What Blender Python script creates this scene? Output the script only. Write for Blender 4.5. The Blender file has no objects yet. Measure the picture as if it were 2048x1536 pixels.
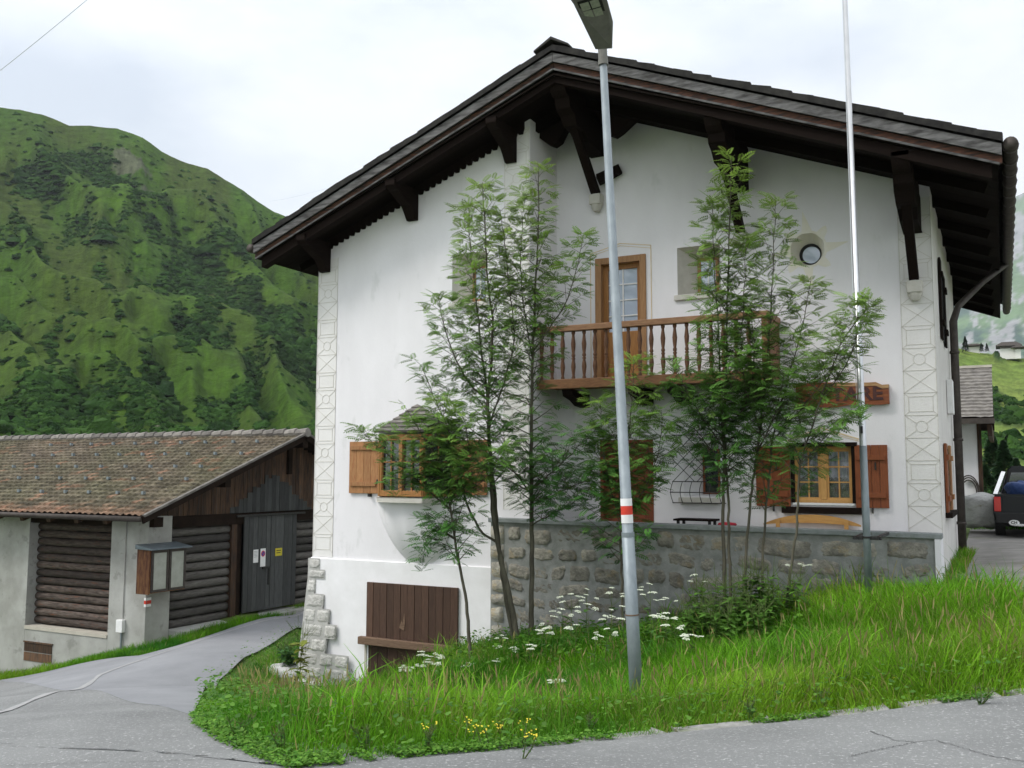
import bpy, math, random
import numpy as np
from mathutils import Vector, Matrix
from mathutils.geometry import tessellate_polygon
random.seed(7); RNG = np.random.default_rng(7)
SC = bpy.context.scene; COL = SC.collection
rad = math.radians
# ------------------------------------------------------------------ camera
FOC = 1890.0
YAW, PITCH, ROLL = rad(27.37), rad(5.38), rad(.16)
_cy, _sy = math.cos(YAW), math.sin(YAW)
CF = np.array([-_sy*math.cos(PITCH), _cy*math.cos(PITCH), math.sin(PITCH)])
_R = np.array([_cy, _sy, 0.]); _U = np.cross(_R, CF)
CR = _R*math.cos(ROLL)+_U*math.sin(ROLL); CU = -_R*math.sin(ROLL)+_U*math.cos(ROLL)
cd = bpy.data.cameras.new('camera'); cam = bpy.data.objects.new('camera', cd); COL.objects.link(cam)
cd.sensor_width = 36; cd.lens = FOC/2048*36; cd.clip_start = .05; cd.clip_end = 12000
cam.matrix_world = Matrix(((CR[0], CU[0], -CF[0], 0), (CR[1], CU[1], -CF[1], 0), (CR[2], CU[2], -CF[2], 0), (0, 0, 0, 1)))
SC.camera = cam
def ray(px, py): return CF+CR*(px-1024)/FOC-CU*(py-768)/FOC
def atY(px, py, Y): r = ray(px, py); return r*Y/r[1]
def atX(px, py, X): r = ray(px, py); return r*X/r[0]
def atD(px, py, D): return ray(px, py)*D
# ------------------------------------------------------------------ light
SUN_EL, SUN_AZ = rad(50), rad(226)      # azimuth clockwise from +Y
sun = bpy.data.lights.new('sun', 'SUN'); so = bpy.data.objects.new('sun', sun); COL.objects.link(so)
sun.energy = 2.6; sun.angle = rad(20); sun.color = (1, .965, .925)
sd = Vector((math.sin(SUN_AZ)*math.cos(SUN_EL), math.cos(SUN_AZ)*math.cos(SUN_EL), math.sin(SUN_EL)))
so.rotation_euler = sd.to_track_quat('Z', 'Y').to_euler(); so.location = (0, 0, 30)
W = bpy.data.worlds.new('World'); SC.world = W; W.use_nodes = True
nt = W.node_tree; nt.nodes.clear()
def N(t, tp, **kw):
    n = t.nodes.new(tp)
    for k, v in kw.items():
        if k in n.inputs: n.inputs[k].default_value = v
        else: setattr(n, k, v)
    return n
def ramp(t, fac, stops):
    r = t.nodes.new('ShaderNodeValToRGB'); t.links.new(fac, r.inputs[0])
    e = r.color_ramp.elements
    while len(e) < len(stops): e.new(.5)
    for i, (p, c) in enumerate(stops):
        e[i].position = p; e[i].color = (c, c, c, 1) if isinstance(c, (int, float)) else (*c, 1)
    return r.outputs[0]
def mixc(t, fac, a, b, mode='MIX'):
    m = t.nodes.new('ShaderNodeMix'); m.data_type = 'RGBA'; m.blend_type = mode
    for i, v in ((0, fac), (6, a), (7, b)):
        if hasattr(v, 'type') and hasattr(v, 'node'): t.links.new(v, m.inputs[i])
        elif i == 0: m.inputs[0].default_value = v
        else: m.inputs[i].default_value = (*v, 1) if len(v) == 3 else v
    return m.outputs[2]
sky = N(nt, 'ShaderNodeTexSky', sky_type='NISHITA', sun_disc=False, sun_elevation=SUN_EL, sun_rotation=SUN_AZ, air_density=1.0, dust_density=2.0)
tc = N(nt, 'ShaderNodeTexCoord')
mp = N(nt, 'ShaderNodeMapping'); mp.inputs['Scale'].default_value = (1.0, 1.0, 2.4)
nt.links.new(tc.outputs['Generated'], mp.inputs[0])
nz = N(nt, 'ShaderNodeTexNoise', Scale=2.6, Detail=6.0, Roughness=.52); nt.links.new(mp.outputs[0], nz.inputs[0])
nz2 = N(nt, 'ShaderNodeTexNoise', Scale=1.1, Detail=3.0); nt.links.new(mp.outputs[0], nz2.inputs[0])
cm = nt.nodes.new('ShaderNodeMath'); cm.operation = 'MULTIPLY_ADD'; nt.links.new(nz2.outputs[0], cm.inputs[0]); cm.inputs[1].default_value = .6
nt.links.new(nz.outputs[0], cm.inputs[2])
cf = ramp(nt, cm.outputs[0], [(.61, 0.0), (.87, 1.0)])
SKYS = .12
bg1 = N(nt, 'ShaderNodeBackground', Strength=SKYS); nt.links.new(sky.outputs[0], bg1.inputs[0])
# cloud radiance: brighter towards the zenith as in a real overcast sky
sp = N(nt, 'ShaderNodeSeparateXYZ'); nt.links.new(tc.outputs['Generated'], sp.inputs[0])
cb = ramp(nt, sp.outputs[2], [(.0, .98), (.25, 1.0), (.9, 1.0)])
ccol = mixc(nt, cf, (.66, .725, .83), (1.14, 1.16, 1.18))
zen = N(nt, 'ShaderNodeMapRange'); nt.links.new(sp.outputs[2], zen.inputs[0])
zen.inputs[1].default_value = .35; zen.inputs[2].default_value = 1.0; zen.inputs[3].default_value = 1.0; zen.inputs[4].default_value = 1.9
bg2 = N(nt, 'ShaderNodeBackground'); nt.links.new(ccol, bg2.inputs[0]); nt.links.new(zen.outputs[0], bg2.inputs[1])
ms = N(nt, 'ShaderNodeMixShader'); ms.inputs[0].default_value = .88
nt.links.new(bg1.outputs[0], ms.inputs[1]); nt.links.new(bg2.outputs[0], ms.inputs[2])
wo = N(nt, 'ShaderNodeOutputWorld'); nt.links.new(ms.outputs[0], wo.inputs[0])
SC.view_settings.view_transform = 'Standard'; SC.view_settings.look = 'None'
SC.view_settings.exposure = 0.30; SC.view_settings.gamma = 1
SC.cycles.max_bounces = 6; SC.cycles.diffuse_bounces = 3; SC.cycles.transparent_max_bounces = 8
SC.cycles.volume_bounces = 0
# ------------------------------------------------------------------ materials
def new_mat(name):
    m = bpy.data.materials.new(name); m.use_nodes = True; t = m.node_tree
    return m, t, t.nodes['Principled BSDF']
def mat(name, c1, c2=None, rough=.8, scale=4., stretch=(1, 1, 1), detail=6, bump=0., bscale=None, dist=.01, metal=0., tint=True, blend=(.35, .65), spots=None, spec=.3, coat=0.):
    m, t, b = new_mat(name)
    tcn = N(t, 'ShaderNodeTexCoord'); mpn = N(t, 'ShaderNodeMapping'); mpn.inputs['Scale'].default_value = stretch
    t.links.new(tcn.outputs['Object'], mpn.inputs[0])
    n1 = N(t, 'ShaderNodeTexNoise', Scale=scale, Detail=detail, Roughness=.6); t.links.new(mpn.outputs[0], n1.inputs[0])
    c2 = c2 or c1
    col = mixc(t, ramp(t, n1.outputs[0], [(blend[0], 0.), (blend[1], 1.)]), c1, c2)
    if spots:   # (scale, threshold, colour, amount)
        n2 = N(t, 'ShaderNodeTexNoise', Scale=spots[0], Detail=5., Roughness=.65); t.links.new(mpn.outputs[0], n2.inputs[0])
        f = ramp(t, n2.outputs[0], [(spots[1], 0.), (spots[1]+.08, spots[3])])
        col = mixc(t, f, col, spots[2])
    if tint:
        a = N(t, 'ShaderNodeAttribute', attribute_name='tint')
        vm = t.nodes.new('ShaderNodeVectorMath'); vm.operation = 'SCALE'
        t.links.new(col, vm.inputs[0]); t.links.new(a.outputs['Fac'], vm.inputs[3]); col = vm.outputs[0]
    t.links.new(col, b.inputs['Base Color'])
    b.inputs['Roughness'].default_value = rough; b.inputs['Metallic'].default_value = metal
    b.inputs['Specular IOR Level'].default_value = spec; b.inputs['Coat Weight'].default_value = coat
    if bump:
        n3 = N(t, 'ShaderNodeTexNoise', Scale=bscale or scale*4, Detail=6., Roughness=.6); t.links.new(mpn.outputs[0], n3.inputs[0])
        bp = N(t, 'ShaderNodeBump', Strength=bump, Distance=dist); t.links.new(n3.outputs[0], bp.inputs['Height']); t.links.new(bp.outputs[0], b.inputs['Normal'])
    return m
def attr_mat(name, rough=.7, trans=0., noise=None, bump=None, spec=.25):
    m, t, b = new_mat(name)
    a = N(t, 'ShaderNodeAttribute', attribute_name='col'); col = a.outputs['Color']
    tcn = N(t, 'ShaderNodeTexCoord')
    if noise:
        n1 = N(t, 'ShaderNodeTexNoise', Scale=noise[0], Detail=8., Roughness=.65); t.links.new(tcn.outputs['Object'], n1.inputs[0])
        f = ramp(t, n1.outputs[0], [(.3, 1-noise[1]), (.7, 1+noise[1])])
        col = mixc(t, 1., col, f, 'MULTIPLY')
    t.links.new(col, b.inputs['Base Color']); b.inputs['Roughness'].default_value = rough; b.inputs['Specular IOR Level'].default_value = spec
    if bump:
        n3 = N(t, 'ShaderNodeTexNoise', Scale=bump[0], Detail=8., Roughness=.65); t.links.new(tcn.outputs['Object'], n3.inputs[0])
        bp = N(t, 'ShaderNodeBump', Strength=bump[1], Distance=bump[2]); t.links.new(n3.outputs[0], bp.inputs['Height']); t.links.new(bp.outputs[0], b.inputs['Normal'])
    if trans:
        tr = N(t, 'ShaderNodeBsdfTranslucent'); t.links.new(col, tr.inputs[0])
        mx = N(t, 'ShaderNodeMixShader'); mx.inputs[0].default_value = trans
        o = t.nodes['Material Output']; t.links.new(b.outputs[0], mx.inputs[1]); t.links.new(tr.outputs[0], mx.inputs[2]); t.links.new(mx.outputs[0], o.inputs[0])
    return m
def glass_mat(name, dark=(.03, .035, .04)):
    m, t, b = new_mat(name)
    b.inputs['Base Color'].default_value = (*dark, 1); b.inputs['Roughness'].default_value = .06
    b.inputs['Specular IOR Level'].default_value = .9; b.inputs['IOR'].default_value = 1.7
    return m
M = {}
M['plaster'] = mat('plaster', (.80, .785, .80), (.715, .70, .71), .9, 1.6, (1, 1, .45), bump=.35, bscale=38, dist=.008, blend=(.3, .75), spots=(2.6, .60, (.60, .60, .59), .45))
M['plaster_new'] = mat('plaster_new', (.83, .82, .83), (.745, .735, .735), .9, 2, bump=.2, bscale=60, dist=.005)
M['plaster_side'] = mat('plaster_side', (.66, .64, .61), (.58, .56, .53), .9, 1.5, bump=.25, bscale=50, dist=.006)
M['border'] = mat('border', (.755, .74, .72), (.71, .695, .67), .9, 3)
M['border_line'] = mat('border_line', (.56, .54, .48), (.63, .61, .56), .9, 9)
M['ochre_line'] = mat('ochre_line', (.62, .47, .28), (.70, .58, .40), .9, 6)
M['sun_paint'] = mat('sun_paint', (.73, .69, .57), (.76, .735, .66), .9, 5)
M['stone_trim'] = mat('stone_trim', (.50, .48, .43), (.58, .56, .51), .9, 8, bump=.4, bscale=60)
M['stone'] = mat('stone', (.33, .31, .26), (.17, .163, .14), .95, 7, bump=.9, bscale=26, dist=.03, spots=(5, .56, (.33, .26, .15), .5))
M['quoin'] = mat('quoin', (.62, .61, .575), (.48, .47, .435), .95, 9, bump=.9, bscale=22, dist=.035, spots=(16, .6, (.34, .34, .31), .5))
M['pale_mortar'] = mat('pale_mortar', (.46, .455, .43), (.36, .355, .335), .95, 8, bump=.4)
M['mortar'] = mat('mortar', (.31, .315, .30), (.20, .208, .195), .95, 6, bump=.5, bscale=40)
M['cap'] = mat('cap', (.25, .27, .27), (.19, .21, .205), .85, 9, bump=.4, bscale=50, spots=(5, .6, (.14, .15, .11), .6))
M['dark_wood'] = mat('dark_wood', (.009, .0065, .0055), (.017, .011, .009), .75, 6, (12, 1.2, 12), bump=.3, spec=.04)
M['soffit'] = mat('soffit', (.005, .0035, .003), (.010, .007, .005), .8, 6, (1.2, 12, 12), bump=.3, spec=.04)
M['grey_board'] = mat('grey_board', (.15, .147, .145), (.035, .033, .032), .8, 3.2, (1.1, 10, 6), bump=.4, spots=(2.2, .6, (.06, .055, .05), .85))
M['red_board'] = mat('red_board', (.09, .036, .020), (.014, .010, .008), .8, 4, (1.4, 8, 8), bump=.3)
M['slate'] = mat('slate', (.026, .025, .025), (.05, .048, .044), .9, 8, bump=.5, spots=(14, .66, (.09, .09, .04), .6), spec=.1)
M['rail_wood'] = mat('rail_wood', (.25, .125, .055), (.14, .062, .028), .55, 5, (1.5, 14, 14), bump=.25, spots=(7, .58, (.34, .19, .09), .6))
M['baluster_wood'] = mat('baluster_wood', (.16, .075, .036), (.085, .038, .020), .5, 6, (12, 12, 2), bump=.2)
M['orange_wood'] = mat('orange_wood', (.38, .185, .06), (.28, .125, .04), .5, 5, (12, 12, 1.2), bump=.2)
M['oak_frame'] = mat('oak_frame', (.36, .20, .09), (.27, .14, .06), .55, 5, (12, 12, 1.2), bump=.2)
M['casement'] = mat('casement', (.60, .34, .12), (.50, .27, .09), .5, 6, (10, 10, 1.5))
M['shutter_red'] = mat('shutter_red', (.265, .080, .028), (.19, .054, .02), .55, 5, (14, 14, 1.2), bump=.25)
M['shutter_old'] = mat('shutter_old', (.38, .20, .085), (.27, .125, .05), .65, 5, (14, 14, 1.2), bump=.3, spots=(3, .55, (.25, .085, .03), .7))
M['door_red'] = mat('door_red', (.22, .065, .028), (.15, .045, .02), .55, 5, (14, 14, 1.2), bump=.2)
M['cellar_wood'] = mat('cellar_wood', (.062, .034, .023), (.095, .052, .034), .7, 5, (14, 14, 1.0), bump=.4, spots=(5, .66, (.16, .09, .05), .5))
M['old_beam'] = mat('old_beam', (.20, .13, .085), (.12, .075, .05), .85, 5, (1.5, 12, 12), bump=.5)
M['sign_wood'] = mat('sign_wood', (.26, .085, .03), (.17, .048, .02), .45, 4, (1.5, 10, 10), bump=.3, coat=.2)
M['sign_top'] = mat('sign_top', (.45, .28, .14), (.30, .16, .07), .5, 4, (1.5, 10, 10))
M['letter'] = mat('letter', (.085, .032, .024), (.045, .022, .026), .6, 6)
M['curtain'] = mat('curtain', (.46, .53, .64), (.62, .68, .76), .9, 26, (1, 1, .3), bump=.4, blend=(.4, .6))
M['iron'] = mat('iron', (.03, .03, .03), (.045, .043, .04), .5, 20, metal=.4)
M['glass'] = glass_mat('glass'); M['glass_sky_tint'] = glass_mat('glass_sky_tint', (.42, .49, .60))  # second glass: pale blue base colour stands in for reflected sky
M['black'] = mat('black', (.012, .012, .012), rough=.6)
M['gutter'] = mat('gutter', (.045, .037, .033), (.075, .064, .055), .6, 7, metal=.3)
M['rail_top'] = mat('rail_top', (.30, .17, .09), (.20, .10, .05), .6, 5, (1.5, 14, 14), bump=.3)
M['galv'] = mat('galv', (.25, .285, .30), (.19, .22, .235), .5, 12, (1, 1, .5), metal=.35, bump=.15, bscale=90, dist=.003)
M['alu'] = mat('alu', (.60, .61, .62), (.52, .53, .54), .32, 5, metal=.6)
M['lamp_grey'] = mat('lamp_grey', (.14, .135, .12), (.18, .175, .155), .6, 12)
M['led'] = mat('led', (.34, .36, .28), (.24, .26, .20), .3, 30)
M['white'] = mat('white', (.78, .78, .77), (.70, .70, .69), .6, 8)
M['paint_red'] = mat('paint_red', (.62, .055, .03), (.52, .04, .025), .6, 8)
M['concrete'] = mat('concrete', (.40, .40, .375), (.29, .29, .265), .95, 1.6, bump=.4, bscale=30, spots=(3.0, .58, (.20, .20, .18), .6))
M['concrete_new'] = mat('concrete_new', (.48, .45, .38), (.42, .39, .33), .9, 4, bump=.3)
M['log'] = mat('log', (.12, .095, .08), (.035, .025, .02), .85, 4, (1.2, 8, 8), bump=.7, dist=.02, spots=(3.2, .58, (.13, .05, .025), .75))
M['log_side'] = mat('log_side', (.115, .108, .098), (.06, .055, .05), .85, 4, (8, 1.2, 8), bump=.7, dist=.02)
M['plank_brown'] = mat('plank_brown', (.085, .045, .024), (.022, .015, .011), .8, 3, (8, 8, .9), bump=.5, spots=(2.0, .55, (.045, .038, .034), .7))
M['plank_grey'] = mat('plank_grey', (.075, .078, .076), (.045, .047, .047), .85, 4, (10, 10, .9), bump=.5)
M['barn_dark'] = mat('barn_dark', (.014, .010, .008), (.025, .017, .013), .85, 5, bump=.3, spec=.04)
M['box_metal'] = mat('box_metal', (.10, .125, .14), (.15, .18, .20), .45, 8, metal=.3)
M['case_glass'] = mat('case_glass', (.33, .345, .30), (.27, .285, .245), .25, 5, spec=.6)
M['case_wood'] = mat('case_wood', (.34, .15, .055), (.15, .045, .018), .65, 3.2, (5, 5, 1), blend=(.4, .6), bump=.2)
M['yellow'] = mat('yellow', (.55, .47, .04), rough=.6)
M['asphalt'] = mat('asphalt', (.265, .27, .28), (.195, .20, .21), .93, .8, bump=.9, bscale=150, dist=.008, spots=(90, .60, (.42, .42, .42), .6), blend=(.3, .7))
M['asphalt_near'] = mat('asphalt_near', (.235, .24, .235), (.165, .168, .166), .93, .9, bump=1., bscale=80, dist=.014, spots=(38, .57, (.44, .44, .43), .85), blend=(.3, .7))
M['gravel'] = mat('gravel', (.29, .275, .255), (.19, .18, .165), .95, 2.0, bump=.9, bscale=90, dist=.01, spots=(1.5, .6, (.16, .17, .09), .6))
M['pale_strip'] = mat('pale_strip', (.34, .34, .335), (.25, .25, .25), .9, 14, bump=.5, bscale=60, spots=(6, .62, (.22, .22, .21), .8))
M['crack'] = mat('crack', (.09, .09, .088), (.14, .14, .138), .95, 20)
M['kerb'] = mat('kerb', (.30, .295, .28), (.19, .19, .17), .95, 9, bump=.7, bscale=50, spots=(5, .55, (.12, .15, .06), .6))
M['rock'] = mat('rock', (.55, .545, .53), (.38, .375, .36), .95, 2.2, bump=.9, bscale=12, dist=.05, spots=(3.0, .62, (.19, .17, .07), .6))
M['soil'] = mat('soil', (.035, .060, .012), (.055, .075, .018), .95, 5, bump=.8, bscale=20, dist=.05)
M['ground'] = mat('ground', (.10, .15, .03), (.07, .11, .025), .95, .8, bump=.6, bscale=8, dist=.06)
M['car_paint'] = mat('car_paint', (.006, .007, .010), rough=.3, spec=.35, coat=.15)
M['car_trim'] = mat('car_trim', (.02, .02, .02), rough=.6)
M['chrome'] = mat('chrome', (.6, .6, .6), rough=.25, metal=.9)
M['tyre'] = mat('tyre', (.018, .018, .018), (.03, .03, .028), .9, 20)
M['red_lens'] = mat('red_lens', (.55, .02, .025), rough=.15, spec=.7, coat=.5)
M['tarp'] = mat('tarp', (.02, .045, .14), (.035, .07, .20), .55, 6, bump=.8, bscale=9, dist=.05)
M['bark'] = mat('bark', (.115, .105, .075), (.065, .058, .042), .85, 12, (1, 1, .35), bump=.5, bscale=60, spots=(9, .62, (.10, .12, .05), .5))
M['leaf'] = attr_mat('leaf', .5, .40)
M['grass'] = attr_mat('grass', .65, .35)
M['hill'] = attr_mat('hill', .95, 0, (.14, .34), (.09, 1., 4.), spec=.1)
M['farhill'] = attr_mat('farhill', .95, 0, (.006, .3), (.01, 1., 30.), spec=.1)
M['flower_white'] = mat('flower_white', (.66, .69, .58), (.46, .52, .36), .8, 30)
M['flower_yellow'] = mat('flower_yellow', (.60, .50, .04), rough=.7)
M['gold_wood'] = mat('gold_wood', (.50, .29, .095), (.40, .215, .065), .5, 4, (1.5, 10, 10))
M['red_cloth'] = mat('red_cloth', (.42, .03, .05), rough=.8)
M['tile'] = attr_mat('tile', .9, 0, (9., .45), (40., .6, .01), spec=.15)
M['far_white'] = mat('far_white', (.72, .71, .68), rough=.9); M['far_roof'] = mat('far_roof', (.14, .12, .115), (.10, .085, .08), .9, 2)
M['stone_roof'] = mat('stone_roof', (.21, .195, .175), (.13, .12, .11), .95, 5, bump=.6, bscale=20, dist=.02)
M['wire'] = mat('wire', (.62, .65, .68), rough=.6)
M['yellow_weed'] = attr_mat('yellow_weed', .6, .3)
# ------------------------------------------------------------------ mesh helpers
ORG = {}
class MB:
    def __init__(s): s.v = []; s.f = []; s.t = []; s.c = []; s.n = 0
    def add(s, vs, fs, tint=1., col=None):
        vs = np.asarray(vs, float).reshape(-1, 3)
        s.v.append(vs); b = s.n
        s.f.extend([tuple(i+b for i in f) for f in fs]); s.n += len(vs)
        s.t.append(np.full(len(vs), tint, float))
        if col is not None: s.c.append(np.tile(np.asarray(col, float)[:3], (len(vs), 1)) if np.ndim(col) == 1 else np.asarray(col))
        return s
    def box(s, x0, x1, y0, y1, z0, z1, tint=1.):
        v = [(x, y, z) for x in (x0, x1) for y in (y0, y1) for z in (z0, z1)]
        return s.add(v, [(0, 1, 3, 2), (4, 6, 7, 5), (0, 4, 5, 1), (2, 3, 7, 6), (0, 2, 6, 4), (1, 5, 7, 3)], tint)
    def beam(s, p, q, w, h, up=(0, 0, 1), tint=1., ext=0):   # w across, h along up
        p, q = np.array(p, float), np.array(q, float); d = q-p; L = np.linalg.norm(d); d /= L
        p = p-d*ext; q = q+d*ext
        u = np.array(up, float); sdd = np.cross(d, u); sdd /= np.linalg.norm(sdd); u = np.cross(sdd, d)
        v = [c+sdd*a*w/2+u*b*h/2 for c in (p, q) for a in (-1, 1) for b in (-1, 1)]
        return s.add(v, [(0, 1, 3, 2), (4, 6, 7, 5), (0, 4, 5, 1), (2, 3, 7, 6), (0, 2, 6, 4), (1, 5, 7, 3)], tint)
    def prism(s, pts, axis, a0, a1, tint=1.):   # pts 2D polygon in the two other axes (in x,y,z order)
        n = len(pts)
        def mk(p, a):
            if axis == 0: return (a, p[0], p[1])
            if axis == 1: return (p[0], a, p[1])
            return (p[0], p[1], a)
        v = [mk(p, a0) for p in pts]+[mk(p, a1) for p in pts]
        tr = tessellate_polygon([[Vector((p[0], p[1], 0)) for p in pts]])
        f = [tuple(t) for t in tr]+[tuple(i+n for i in t[::-1]) for t in tr]
        f += [(i, (i+1) % n, (i+1) % n+n, i+n) for i in range(n)]
        return s.add(v, f, tint)
    def tube(s, pts, r, n=8, tint=1., cap=True):
        pts = [np.array(p, float) for p in pts]; k = len(pts)
        rr = r if hasattr(r, '__len__') else [r]*k
        vs = []; prev = None
        for i, p in enumerate(pts):
            d = pts[min(i+1, k-1)]-pts[max(i-1, 0)]; d /= (np.linalg.norm(d)+1e-9)
            if prev is None: a = np.cross(d, (0, 0, 1.) if abs(d[2]) < .9 else (1., 0, 0))
            else: a = prev-d*(prev@d)
            a /= np.linalg.norm(a); prev = a; b = np.cross(d, a)
            for j in range(n):
                th = 2*math.pi*j/n; vs.append(p+(a*math.cos(th)+b*math.sin(th))*rr[i])
        f = [(i*n+j, i*n+(j+1) % n, (i+1)*n+(j+1) % n, (i+1)*n+j) for i in range(k-1) for j in range(n)]
        if cap: f += [tuple(range(n))[::-1], tuple((k-1)*n+j for j in range(n))]
        return s.add(vs, f, tint)
    def lathe(s, prof, c, n=16, tint=1.):   # prof [(r,z)...]
        vs = [(c[0]+r*math.cos(2*math.pi*j/n), c[1]+r*math.sin(2*math.pi*j/n), c[2]+z) for r, z in prof for j in range(n)]
        k = len(prof)
        f = [(i*n+j, i*n+(j+1) % n, (i+1)*n+(j+1) % n, (i+1)*n+j) for i in range(k-1) for j in range(n)]
        f += [tuple(range(n))[::-1], tuple((k-1)*n+j for j in range(n))]
        return s.add(vs, f, tint)
    def grid(s, P, tint=1., col=None, flip=False):   # P (a,b,3)
        a, b = P.shape[:2]
        f = []
        for i in range(a-1):
            for j in range(b-1):
                q = (i*b+j, i*b+j+1, (i+1)*b+j+1, (i+1)*b+j); f.append(q[::-1] if flip else q)
        return s.add(P.reshape(-1, 3), f, tint, None if col is None else col.reshape(-1, 3))
    def build(s, name, m, parent=None, org=None, smooth=False, bevel=0.):
        v = np.concatenate(s.v); t = np.concatenate(s.t)
        if parent is not None: o0 = ORG[parent.name]
        else: o0 = np.array(org if org is not None else (0, 0, 0), float)
        me = bpy.data.meshes.new(name)
        me.from_pydata((v-o0).tolist(), [], s.f); me.update()
        at = me.attributes.new('tint', 'FLOAT', 'POINT'); at.data.foreach_set('value', t.astype(np.float32))
        if s.c:
            c = np.concatenate(s.c); c4 = np.ones((len(c), 4), np.float32); c4[:, :3] = c
            at = me.color_attributes.new('col', 'FLOAT_COLOR', 'POINT'); at.data.foreach_set('color', c4.ravel())
        return link_mesh(name, me, m, parent, o0, smooth, bevel)
def link_mesh(name, me, m, parent, o0, smooth=False, bevel=0.):
    me.materials.append(M[m] if isinstance(m, str) else m)
    if smooth: me.polygons.foreach_set('use_smooth', [True]*len(me.polygons))
    o = bpy.data.objects.new(name, me); COL.objects.link(o)
    if parent is not None: o.parent = parent
    else: o.location = o0
    ORG[o.name] = np.array(o0, float)
    if bevel:
        b = o.modifiers.new('bevel', 'BEVEL'); b.width = bevel; b.segments = 2; b.limit_method = 'ANGLE'
    return o
def fast_mesh(name, V, nper, faces_local, cols, m, parent=None, org=(0, 0, 0)):
    """V (k,nper,3) many small copies of one topology; faces_local list of equal-length tuples"""
    k = V.shape[0]; L = len(faces_local[0]); F = np.array(faces_local)
    idx = (np.arange(k)[:, None, None]*nper+F[None]).reshape(-1)
    me = bpy.data.meshes.new(name); nf = k*len(F)
    o0 = ORG[parent.name] if parent is not None else np.array(org, float)
    me.vertices.add(k*nper); me.vertices.foreach_set('co', (V.reshape(-1, 3)-o0).astype(np.float32).ravel())
    me.loops.add(nf*L); me.loops.foreach_set('vertex_index', idx.astype(np.int32))
    me.polygons.add(nf); me.polygons.foreach_set('loop_start', (np.arange(nf)*L).astype(np.int32))
    try: me.polygons.foreach_set('loop_total', np.full(nf, L, np.int32))
    except Exception: pass
    me.update(calc_edges=True)
    c4 = np.ones((k*nper, 4), np.float32); c4[:, :3] = (np.repeat(cols[:, None], nper, 1) if cols.ndim == 2 else cols).reshape(-1, 3)
    at = me.color_attributes.new('col', 'FLOAT_COLOR', 'POINT'); at.data.foreach_set('color', c4.ravel())
    return link_mesh(name, me, m, parent, o0)
def tag(o, label=None, cat=None, group=None, kind=None):
    if label: o['label'] = label
    if cat: o['category'] = cat
    if group: o['group'] = group
    if kind: o['kind'] = kind
    return o
def empty(name, loc, label, cat, group=None):
    o = bpy.data.objects.new(name, None); COL.objects.link(o); o.location = loc; o.empty_display_size = .3
    ORG[o.name] = np.array(loc, float); return tag(o, label, cat, group)
def copy_tree(o, parent=None):
    c = o.copy(); COL.objects.link(c)
    if parent is not None: c.parent = parent
    for ch in list(o.children): copy_tree(ch, c)
    return c
# value noise on numpy arrays
_perm = RNG.random((256, 256))
def vnoise(x, y):
    xi = np.floor(x).astype(int); yi = np.floor(y).astype(int); fx = x-xi; fy = y-yi
    fx = fx*fx*(3-2*fx); fy = fy*fy*(3-2*fy)
    g = lambda a, b: _perm[a & 255, b & 255]
    return (g(xi, yi)*(1-fx)+g(xi+1, yi)*fx)*(1-fy)+(g(xi, yi+1)*(1-fx)+g(xi+1, yi+1)*fx)*fy
def fbm(x, y, o=5, g=.5):
    s = 0; a = 1; t = 0
    for i in range(o): s = s+a*vnoise(x*2**i+17.3*i, y*2**i+9.1*i); t += a; a *= g
    return s/t
# ------------------------------------------------------------------ terrain height (z = 0 at eye level)
HP = np.array([(-3.46, 4.63, -1.7), (0, 8.3, -1.7), (3, 11, -1.66), (0, 0, -1.7), (-3, 0, -1.75), (5, 5, -1.66), (0, -10, -1.7), (10, -10, -1.6), (10, 8, -1.5), (14, 20, -1.3),
 (-5.0, 5.3, -1.85), (-5.8, 4.2, -1.88), (-7.2, 7.0, -2.3), (-9.6, 6.6, -2.58), (-9, 3, -2.2), (-9.2, 9.6, -2.85), (-12.2, 13.6, -3.5), (-14.2, 17, -3.68), (-16.8, 20, -3.72), (-15, 24, -3.75), (-11.9, 8.4, -3.0), (-14.4, 10.5, -3.6), (-14.8, 13.2, -3.6),
 (-11.4, 13.9, -3.95), (-10.3, 13.8, -3.85), (-9.3, 13.6, -3.5), (-8.5, 13.6, -3.15), (-7.5, 13.5, -2.8), (-5, 13.6, -2.5), (-3, 14.0, -1.98), (-1, 14.6, -1.6), (-.4, 16, -1.45), (-.2, 19, -1.4), (0, 24.9, -1.46), (3, 25, -1.45), (5, 15, -1.45), (1, 12, -1.62), (0, 34, -1.3), (8, 34, -1.2),
 (-3.15, 8.62, -2.34), (-5.5, 9, -2.72), (-1, 9.5, -1.95), (.2, 12.4, -1.72), (-7.4, 10, -3.1), (-9.2, 11.6, -3.6), (-5, 7, -2.25), (-2, 11, -2.1), (-8, 12, -3.25), (-6.5, 11.5, -2.75), (-11.5, 18, -3.8), (-12, 25, -3.9), (-7, 20, -3), (-4, 20, -2), (-3, 26, -1.6), (-6, 32, -2.5),
 (-17.1, 15.2, -3.87), (-17.1, 18.4, -3.52), (-17.1, 20.3, -3.55), (-17.1, 24, -3.6), (-21.8, 15.2, -4.9), (-19.2, 15.2, -4.4), (-24, 14, -5.2), (-17, 10, -4.1), (-20, 6, -4.4), (-14, 2, -3.1), (-12, -6, -2.8), (-30, 15, -6), (-30, 0, -6), (-35, 30, -6.5), (-22, 26, -4.2), (-20, 40, -4.5), (0, 50, -1.5), (20, 50, -1), (30, 20, -1), (30, -20, -1.5), (-30, -20, -5), (0, -30, -1.8), (-40, 50, -7)], float)
def _tps(r): return np.where(r > 1e-9, r*r*np.log(r+1e-12), 0)
_n = len(HP); _A = np.zeros((_n+3, _n+3)); _d = np.hypot(HP[:, None, 0]-HP[None, :, 0], HP[:, None, 1]-HP[None, :, 1])
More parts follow.
